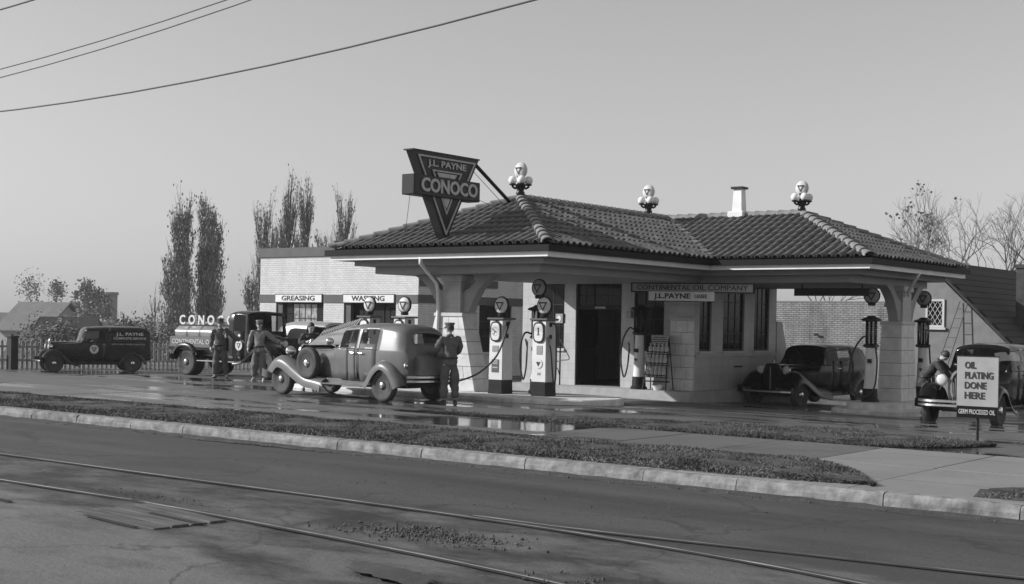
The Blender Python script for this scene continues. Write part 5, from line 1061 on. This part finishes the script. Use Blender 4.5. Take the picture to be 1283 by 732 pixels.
person('man in grey uniform and cap seen from behind, filling the tank of the grey sedan', (-18.5, 21.7, .0), D(55), dict(elR=(.24, .1, 1.14), wrR=(.14, .32, 1.03), elL=(-.3, .08, 1.14), wrL=(-.28, .34, 1.0), chest=(0, .03, 1.3), neck=(0, .04, 1.46), head=(0, .08, 1.6)), 'ov4', hat='cap', turn=.5)
person('dark haired man in dark jacket bent low over the engine of the old black sedan', (-10.95, 29.45, -.27), D(-82), dict(pelvis=(0, -.05, .95), waist=(0, .05, 1.08), chest=(0, .2, 1.24), neck=(0, .3, 1.36), head=(0, .39, 1.46), shR=(.18, .26, 1.32), shL=(-.18, .26, 1.32), elR=(.22, .42, 1.08), wrR=(.12, .6, .98), elL=(-.22, .44, 1.08), wrL=(-.1, .62, .98)), 'ov3', tilt=-1.05, turn=-.5)
# driver sitting in the grey sedan
dr = person('driver in a dark hat sitting behind the wheel of the grey sedan', (-20.68, 21.33, -.28), D(88), dict(knR=(.12, .42, .78), knL=(-.12, .42, .78), anR=(.12, .5, .72), anL=(-.12, .5, .72), toR=(.12, .62, .68), toL=(-.12, .62, .68), hiR=(.1, .05, .9), hiL=(-.1, .05, .9), elR=(.24, .15, 1.15), elL=(-.24, .15, 1.15), wrR=(.16, .38, 1.22), wrL=(-.16, .38, 1.22)), 'ov1', hat='brim')
# ================================================================ FENCE, WIRES
fe = thing('picket_fence', 'long pale picket fence along the back of the lot behind the van', 'fence')
fa, fb = V((-48.9, 28.3, 0)), V((-45.6, 46.5, 0)); fd_ = (fb-fa); FL = fd_.length; fd_.normalize(); fn_ = V((-fd_.y, fd_.x, 0))
pme = MB().prism([(-.05, 0), (.05, 0), (.05, 1.08), (0, 1.16), (-.05, 1.08)], lambda p, q: (p[0], q, p[1]), -.011, .011); pk_ = bpy.data.meshes.new('picket'); pk_.from_pydata(pme.v, [], pme.f); pk_.materials.append(MT['picket'])
ang = math.atan2(fd_.y, fd_.x); i = 0; d = 0
while d < FL:
    p = fa+fd_*d; o = bpy.data.objects.new('picket', pk_); COL.objects.link(o); o.parent = fe; o.location = (p.x, p.y, zg(p.x, p.y)-.02+.05*rnd.random()); o.rotation_euler = (.03*(rnd.random()-.5), .05*(rnd.random()-.5), ang); o.scale = (1, 1, .98+.06*rnd.random()); d += .2
for z in (.3, .85):
    MB().grid([[fa+fd_*q+fn_*.03*k_+V((0, 0, zg((fa+fd_*q).x, (fa+fd_*q).y)+z+e)) for k_, e in ((-1, 0), (-2, 0), (-2, .08), (-1, .08))] for q in [FL*i/10 for i in range(11)]]).build('fence_rail', 'picket', fe)
for q in [0, 4.5, 9, 13.5, 18]: p = fa+fd_*q-fn_*.09; MB().box(p.x-.05, p.x+.05, p.y-.05, p.y+.05, -.7, .8).build('fence_post', 'picket', fe)
gp0 = MB().box(-47.75, -47.45, 29.1, 29.4, -.6, .84).box(-47.79, -47.41, 29.06, 29.44, .84, .9).build('gate_post', 'postd'); tag(gp0, 'thick black gate post in front of the picket fence at the far left', 'post')
def wire(label, a, b, sag, r=.012):
    a, b = V(a), V(b); pts = [a.lerp(b, i/24)-V((0, 0, sag*4*(i/24)*(1-i/24))) for i in range(25)]; o = MB().tube(pts, r, 5).build('overhead_wire', 'wire', smooth=True); tag(o, label, 'wire', 'overhead wires above the street')
wire('lowest and nearest overhead wire, crossing the sky to the top middle', (-48, 16, 8.15), (0, 16, 8.15), 2.0, .016)
wire('lower of the two close parallel overhead wires at the top left', (-57, 16, 8.8), (-9, 16, 8.8), 2.02)
wire('upper of the two close parallel overhead wires at the top left', (-57, 16, 8.95), (-9, 16, 8.9), 1.95)
wire('overhead wire cutting only the top left corner of the sky', (-60, 16, 9.6), (-6, 16, 9.9), 1.45, .02)
# ================================================================ TREES
def poplar(x, y, H, W, seed, label, dense=1.0, bare=.3, group='poplars behind the garage and truck'):
    r = random.Random(seed); z0 = zg(x, y)+far(x, y)-.1; t = thing('poplar_tree', label, 'tree', (x, y, z0), 0, group)
    tk = MB().tube([(0, 0, 0), (.05, .02, H*.3), (.0, .1, H*.65), (.05, .05, H*.98)], [H*.018, H*.013, H*.008, .02], 6); cr = MB(); lv = MB()
    n = int(46*dense)
    for i in range(n):
        h0 = H*(.06+.78*r.random()**1.1); a = r.random()*6.283; env = W*(math.sin(PI*min(1, (h0/H)*.75+.22))**.7)
        L_ = H*(.16+.2*r.random())*(1.1-.5*h0/H); d = V((math.cos(a), math.sin(a), 0)); out = env*(.35+.65*r.random())
        p = [V((0, 0, h0)), d*out*.5+V((0, 0, h0+L_*.25)), d*out*.85+V((0, 0, h0+L_*.6)), d*out+V((0, 0, h0+L_))]
        tk.tube(p, [H*.005, H*.004, H*.0028, .012], 4, cap=False)
        for k_ in range(int(11*dense)):
            f = r.random(); q = p[1].lerp(p[3], f)+V((r.gauss(0, .1), r.gauss(0, .1), 0)); l2 = H*(.04+.07*r.random()); e = q+V((r.gauss(0, .16)+d.x*.15, r.gauss(0, .16)+d.y*.15, l2))
            cr.tube([q, e], [.02, .008], 3, cap=False)
            if r.random() > bare:
                for m in range(3):
                    c = q.lerp(e, .2+.9*r.random())+V((r.gauss(0, .13), r.gauss(0, .13), r.gauss(0, .15))); s = .06+.08*r.random(); b = r.random()*6.28; u_ = V((math.cos(b), math.sin(b), r.gauss(0, .4)))*s; w_ = V((r.gauss(0, .2), r.gauss(0, .2), 1.7))*s
                    lv.add([c-u_*.6, c+w_*.6, c+u_*.6, c-w_*.8], [(0, 1, 2, 3)])
    tk.build('trunk', 'bark', t); cr.build('twigs', 'twig', t)
    if lv.v: lv.build('crown', 'leaf', t)
    return t
poplar(-88.4, 68.6, 9.6, 1.25, 1, 'short leafy poplar, leftmost of the three behind the tank truck', 1.4, .25)
poplar(-89.2, 70.2, 14.2, 1.1, 2, 'tall leafy poplar in the middle of the three behind the tank truck', 2.0, .25)
poplar(-88.8, 72.6, 14.6, 1.35, 3, 'tall leafy poplar, right one of the three behind the tank truck', 2.2, .22)
poplar(-95.2, 84.3, 17.2, 1.3, 4, 'sparse poplar rising over the left end of the garage roof', 1.3, .4)
poplar(-89.7, 82.4, 18.2, 1.0, 5, 'tallest sparse poplar behind the garage with a pointed top', 1.3, .5)
poplar(-89.9, 84.6, 17.6, 1.0, 6, 'sparse poplar just right of the tallest one behind the garage', 1.3, .5)
poplar(-92.4, 83.2, 14.4, 1.0, 9, 'short poplar filling the gap beside the tallest one behind the garage', 1.0, .5)
poplar(-84.3, 84.1, 16.2, 1.3, 7, 'bare poplar nearest the tiled roof corner, behind the garage', 1.3, .75)
poplar(-86.6, 84.0, 13.6, 1.5, 10, 'low bare poplar left of the one nearest the tiled roof corner', 1.0, .75)
poplar(-92.3, 80.4, 9.5, .9, 8, 'low poplar at the left edge of the garage wall', 1.0, .4)
poplar(-99.2, 75.0, 8.4, .9, 11, 'thin bare young poplar standing alone right of the van', .5, .8)
def baretree(x, y, H, seed, label, spread=.5, leafy=.0, group='bare trees behind the cottage', size=1, mat='barkpale'):
    r = random.Random(seed); z0 = zg(x, y)+far(x, y)-.1; t = thing('bare_tree', label, 'tree', (x, y, z0), 0, group); tk = MB(); br = MB(); lv = MB()
    def grow(p, d, L_, rad, lev):
        n = 3; pts = [p]; q = p; dd = d.copy()
        for i in range(n):
            dd = (dd+V((r.gauss(0, .13), r.gauss(0, .13), .05))).normalized(); q = q+dd*L_/n; pts.append(q)
        (tk if lev == 0 else br).tube(pts, [rad*(1-.35*i/n) for i in range(n+1)], 5 if lev < 2 else 3, cap=False)
        if lev >= 6:
            if r.random() < leafy:
                for m in range(4):
                    c = q+V((r.gauss(0, .12), r.gauss(0, .12), r.gauss(0, .1))); s = .06+.06*r.random(); a = V((r.gauss(0, 1), r.gauss(0, 1), r.gauss(0, 1))).normalized()*s; b = a.orthogonal().normalized()*s; lv.add([c-a, c+b, c+a, c-b], [(0, 1, 2, 3)])
            return
        for k_ in range(3 if lev == 0 else (3 if r.random() < .6 else 2)):
            a = r.random()*6.283; o = dd.orthogonal().normalized(); o = (M.Rotation(a, 3, dd) @ o); nd = (dd*(1-.2*spread)+o*spread*(.5+.7*r.random())+V((0, 0, .12))).normalized()
            grow(pts[-1] if k_ else pts[r.choice((2, 3))], nd, L_*(.64+.2*r.random()), max(.008, rad*.58), lev+1)
    grow(V((0, 0, 0)), V((0, 0, 1)), H*.26, H*.017*size, 0)
    tk.build('trunk', mat, t); br.build('branches', mat, t)
    if lv.v: lv.build('crown', 'leaf', t)
baretree(-28.2, 72.8, 12.0, 11, 'bare tree with a few leaf tufts rising above the end of the tiled roof', .55, .15)
baretree(-25.6, 72.5, 11.2, 12, 'bare forked tree in the middle of those behind the cottage roof', .6)
baretree(-22.8, 70.8, 11.4, 13, 'bare spreading tree above the cottage chimney', .65)
baretree(-19.6, 71.2, 10.2, 14, 'bare tree at the right edge of the photo behind the cottage', .6)
baretree(-30.5, 66, 7.6, 15, 'small bare tree seen over the white brick wall', .7)
def leafy(name, x, y, H, W, seed, label, n=900, s=.25, group=None, trunk=True, mat='hedge', droop=0, base=.2):
    r = random.Random(seed); z0 = zg(x, y)+far(x, y)-.1; t = thing(name, label, 'tree' if trunk else 'bush', (x, y, z0), 0, group)
    cl = [(V((r.gauss(0, W*.4), r.gauss(0, W*.4), H*(base+(1-base)*r.random()))), W*(.2+.28*r.random())) for i in range(16)]; m = MB()
    for i in range(n):
        c, R = r.choice(cl); p = c+V((r.gauss(0, 1), r.gauss(0, 1), r.gauss(0, 1.2)))*R*.42; 
        if p.z < 0: continue
        ss = s*(.5+r.random()); a = V((r.gauss(0, 1), r.gauss(0, 1), r.gauss(0, .6)-droop)).normalized()*ss; b = a.orthogonal().normalized()*ss*.6; m.add([p-a, p+b, p+a, p-b], [(0, 1, 2, 3)])
    m.build('crown', mat, t); k_ = MB().tube([(0, 0, 0), (0, 0, H*.5), (.1, 0, H*.8)], [H*.03, H*.02, .03], 6)
    for c, R in cl[:9]: k_.tube([(0, 0, H*.25), c*.6+V((0, 0, H*.12)), c], [H*.012, H*.008, .02], 4, cap=False)
    k_.build('trunk', 'bark', t)
# ================================================================ HOUSES AND GREENERY FAR LEFT
def house(name, label, x, y, rz, L_, W, he, hr, wallm, roofm, wins=(), chim=None, hip=0, group='houses beyond the fence'):
    z0 = zg(x, y)+far(x, y)-.2; t = thing(name, label, 'house', (x, y, z0), rz, group)
    MB().prism([(-W/2, 0), (W/2, 0), (W/2, he), (0, hr-.12), (-W/2, he)] if not hip else [(-W/2, 0), (W/2, 0), (W/2, he), (-W/2, he)], lambda p, q: (q, p[0], p[1]), -L_/2, L_/2).build('wall', wallm, t)
    h = hip; e = .4
    A = [(-L_/2-e, -W/2-e, he-.15), (L_/2+e, -W/2-e, he-.15), (L_/2+e-h, 0, hr), (-L_/2-e+h, 0, hr)]; B = [(x_, -y_, z_) for x_, y_, z_ in A]
    for q in (A, B): MB().hexa([V(p) for p in q], [V(p)+V((0, 0, .14)) for p in q]).build('roof_slope', roofm, t)
    if h:
        for s_ in (1, -1): q = [(s_*(L_/2+e), -W/2-e, he-.15), (s_*(L_/2+e), W/2+e, he-.15), (s_*(L_/2+e-h), 0, hr), (s_*(L_/2+e-h), 0, hr-.01)]; MB().hexa([V(p) for p in q], [V(p)+V((0, 0, .14)) for p in q]).build('roof_slope', roofm, t)
    for sx, yy, zz, w_, h_ in wins:      # sx: 0 long side (-y), 1 gable (+x)
        if sx: wn = MB().box(L_/2+.01, L_/2+.06, yy-w_/2, yy+w_/2, zz, zz+h_).build('window', 'hwall', t); MB().box(L_/2+.065, L_/2+.08, yy-w_/2+.1, yy+w_/2-.1, zz+.1, zz+h_-.1).build('pane', 'pane', wn)
        else: wn = MB().box(yy-w_/2, yy+w_/2, -W/2-.06, -W/2-.01, zz, zz+h_).build('window', 'hwall', t); MB().box(yy-w_/2+.1, yy+w_/2-.1, -W/2-.08, -W/2-.065, zz+.1, zz+h_-.1).build('pane', 'pane', wn)
    if chim: x_, y_, w_, zt = chim; c = MB().box(x_-w_/2, x_+w_/2, y_-w_/2, y_+w_/2, he-1, zt).build('chimney', wallm, t); MB().box(x_-w_/2-.1, x_+w_/2+.1, y_-w_/2-.1, y_+w_/2+.1, zt, zt+.25).build('chimney_cap', wallm, c)
    return t
house('gabled_house', 'pale gabled house far behind the fence at the left, its roof catching light', -116.2, 74.8, D(18), 5.4, 6.4, 5.5, 8.1, 'hwall', 'hroof', ((1, 0, 5.0, .9, 1.2), (0, -1, 1.5, 1, 1.4)))
house('dark_barn', 'broad dark roofed barn in front of the pale gabled house', -92.6, 61.8, D(40), 6.2, 5, 2.2, 5.3, 'hwall2', 'hroofd', ((0, 1, 1.0, .8, .9),), hip=1.2)
house('small_shed', 'small pale hip-roofed shed at the left picture edge behind the fence', -79.5, 50.6, D(40), 3.6, 3.4, .9, 3.2, 'hwall', 'hroof', ((0, 0, .2, .6, .6),), hip=1.3)
house('chimney_house', 'low house with a tall square chimney behind the bonnet of the van', -108.0, 74.6, D(52), 4.4, 4, 4.2, 6.3, 'hwall', 'hroof', ((0, .4, 2.6, .8, 1.1), (1, 0, 2.6, .8, 1.1)), chim=(1.7, 1.2, .95, 9.0))
house('flat_house', 'grey low house cut by the left picture edge', -131, 76, D(38), 9, 6, 4.6, 7.0, 'hwall2', 'hroof', ((0, 2, 1.5, 1, 1.2),))
leafy('leafy_tree', -125.5, 82.0, 10, 3.2, 31, 'round grey tree behind the roof of the pale gabled house', 9000, .12, mat='leaf')
leafy('leafy_tree', -118.5, 80.5, 9, 1.5, 36, 'narrow tree right of the round one behind the pale gabled house', 3500, .12, mat='leaf')
leafy('willow_tree', -99.5, 68.5, 8.8, 1.8, 32, 'drooping tree between the gabled house and the tall chimney', 8000, .12, mat='leaf', droop=1.2)
leafy('willow_tree', -96.5, 65.5, 5.8, 1.5, 37, 'lower drooping tree in front of the chimney house', 5500, .12, mat='leaf', droop=1.2)
for i, (x, y, H, W, lb) in enumerate(((-62, 40.5, 2.3, 1.6, 'dense bush behind the fence left of the van'), (-60, 44.0, 2.2, 1.7, 'dense bush behind the fence over the van bonnet'), (-64, 50, 2.6, 1.9, 'dense bush behind the van roof'), (-66, 56, 3.1, 1.6, 'pale twiggy bush behind the fence between van and truck'), (-62, 55, 2.6, 1.5, 'twiggy bush behind the fence just right of the van'), (-62, 60, 2.7, 1.7, 'twiggy bush behind the tail of the tank truck'), (-58, 62, 2.6, 1.8, 'bush behind the cab of the tank truck'))):
    leafy('garden_bush', x, y, H, W, 50+i, lb, 3000, .075, 'bushes behind the picket fence', False, 'hedge', base=.1)
# far-off belt of scrub closing the view to the left
r3 = random.Random(8); mb = MB()
for i in range(7000):
    f = r3.random(); x = -190+150*f+r3.gauss(0, 5); y = 80+150*f+r3.gauss(0, 8); h = 1.2+2.2*abs(noise.noise((x*.06, y*.06, 0)))
    p = V((x, y, zg(x, y)+far(x, y)+r3.random()*h*1.4)); s = .5+.6*r3.random(); a = V((r3.gauss(0, 1), r3.gauss(0, 1), r3.gauss(0, 1))).normalized()*s; b = a.orthogonal().normalized()*s*.7; mb.add([p-a, p+b, p+a, p-b], [(0, 1, 2, 3)])
mb.build('scrub_belt', 'hedge', kind='stuff')
# ================================================================ COTTAGE AT THE RIGHT
hz_ = thing('stucco_cottage', 'stucco cottage with steep shingled roof and lattice window at the right', 'house')
AX, AZ, CY = -16.35, 4.05, 44.0; ES = (AX-1.5, AZ-1.5); EE = (AX+3.3, .75)
MB().prism([(ES[0]+.25, -1), (EE[0]-.25, -1), (EE[0]-.25, .95), (AX, AZ-.12), (ES[0]+.25, ES[1]+.2)], lambda p, q: (p[0], q, p[1]), CY, CY+.25).build('gable_wall', 'stucco', hz_)
MB().box(EE[0]-.5, EE[0]-.25, CY+.25, CY+11, -1, .95).build('side_wall', 'stucco', hz_); MB().box(ES[0]+.25, ES[0]+.5, CY+.25, CY+11, -1, ES[1]+.2).build('side_wall', 'stucco', hz_); MB().box(ES[0]+.5, EE[0]-.5, CY+10.75, CY+11, -1, .95).build('rear_wall', 'stucco', hz_)
rs = (EE[0]-AX, EE[1]-AZ)
for sgn in (1, -1):
    ee = 3.3 if sgn > 0 else 1.5; q = [V((AX, CY-.12, AZ)), V((AX+sgn*ee, CY-.12, AZ-ee)), V((AX+sgn*ee, CY+11.2, AZ-ee)), V((AX, CY+11.2, AZ))]
    sl_ = MB().hexa(q, [p+V((0, 0, .1)) for p in q]).build('roof_slope', 'hroofd', hz_)
    if sgn > 0:
        m2 = bpy.data.meshes.new('shingle'); m2.from_pydata(MB().box(-.21, .21, -.3, .0, 0, .018).v, [], MB().box(-.21, .21, -.3, .0, 0, .018).f); m2.materials.append(MT['shing']); n_ = V((3.3, 0, 3.3)).normalized(); dn = V((3.3, 0, -3.3)).normalized(); st_ = MB(); cnt = 0
        for j in range(15):
            for i in range(26):
                p = V((AX, CY-.14, AZ+.1))+dn*(.3+j*.305)+V((0, .22+i*.43+(.21 if j % 2 else 0), 0))+n_*.012
                xx = V((0, 1, 0)); yy = -dn; T = M(((xx.x, yy.x, n_.x, p.x), (xx.y, yy.y, n_.y, p.y), (xx.z, yy.z, n_.z, p.z), (0, 0, 0, 1))) @ M.Rotation(-.05, 4, 'X')
                if cnt < 290: o = bpy.data.objects.new('shingle', m2); COL.objects.link(o); o.parent = sl_; o.matrix_world = T; cnt += 1
                else: st_.add([T @ v.co for v in m2.vertices], [tuple(p_.vertices) for p_ in m2.polygons])
        st_.build('shingles', 'shing', sl_, kind='stuff')
cw = MB(); wx0, wx1, wz0, wz1 = -16.42, -15.78, 1.87, 2.81
for a in ((wx0, wx0+.07, wz0, wz1), (wx1-.07, wx1, wz0, wz1), (wx0+.07, wx1-.07, wz0, wz0+.07), (wx0+.07, wx1-.07, wz1-.07, wz1)): cw.box(a[0], a[1], CY-.05, CY-.003, a[2], a[3])
cwo = cw.build('window', 'cream', hz_); MB().box(wx0+.07, wx1-.07, CY-.015, CY-.006, wz0+.07, wz1-.07).build('pane', 'pane', cwo); MB().box(wx0-.06, wx1+.06, CY-.1, CY-.003, wz0-.08, wz0-.003).build('sill', 'cream', cwo)
lm = MB(); ww, hh = wx1-wx0-.14, wz1-wz0-.14
for k_ in range(-4, 8):
    for sgn in (1, -1):
        pts = []
        for t_ in [i/40 for i in range(41)]:
            z = hh*t_; x = ww*(k_/3)+sgn*z*.62
            if 0 <= x <= ww: pts.append((wx0+.07+x, CY-.02, wz0+.07+z))
        if len(pts) > 1: lm.tube([pts[0], pts[-1]], .009, 4)
lm.build('lattice', 'cream', cwo)
cc = MB().box(-14.25, -13.5, 46.6, 47.3, 0, 3.95).build('chimney', 'brickd', hz_); MB().box(-14.3, -13.45, 46.55, 47.35, 3.95, 4.08).build('chimney_cap', 'brickd', cc)
bwl = MB().box(-24.6, -17.65, 46, 46.3, -1, 2.72).build('brick_wall', 'bwall'); MB().box(-24.62, -17.63, 45.98, 46.32, 2.722, 2.78).build('coping', 'stucco', bwl); tag(bwl, 'whitewashed brick wall seen through the right canopy', 'wall')
lk = MB().tube([(-21.3, 45.9, 1.5), (-21.3, 46, 1.56)], .03, 5).box(-21.36, -21.2, 45.86, 45.9, 1.5, 1.58).build('wall_hook', 'dark', bwl)
la = thing('leaning_ladder', 'faint wooden ladder leaning on the stucco gable wall right of the lattice window', 'ladder')
l0, l1 = V((-16.1, 43.2, -.6)), V((-15.25, 43.93, 2.75)); sx = V((.36, .0, .0))
for s_ in (0, 1): MB().tube([l0+sx*s_, l1+sx*s_*.75], .018, 6).build('stile', 'ladder', la)
for i in range(10): f = (i+.7)/10.5; MB().tube([l0.lerp(l1, f), l0.lerp(l1, f)+sx*(1-.25*f)], .011, 5).build('rung', 'ladder', la)

# ---------------------------------------------------------------- the hazy air
hzm = bpy.data.materials.new('haze'); hzm.use_nodes = True; t_ = hzm.node_tree; t_.nodes.clear()
pv = t_.nodes.new('ShaderNodeVolumePrincipled'); mo_ = t_.nodes.new('ShaderNodeOutputMaterial'); t_.links.new(pv.outputs[0], mo_.inputs['Volume'])
pv.inputs['Color'].default_value = g3(.95); pv.inputs['Density'].default_value = HAZE; pv.inputs['Anisotropy'].default_value = .2
hb_ = MB().box(-420, 60, -30, 420, -6.5, 24); ho = hb_.build('haze', hzm, kind='stuff')
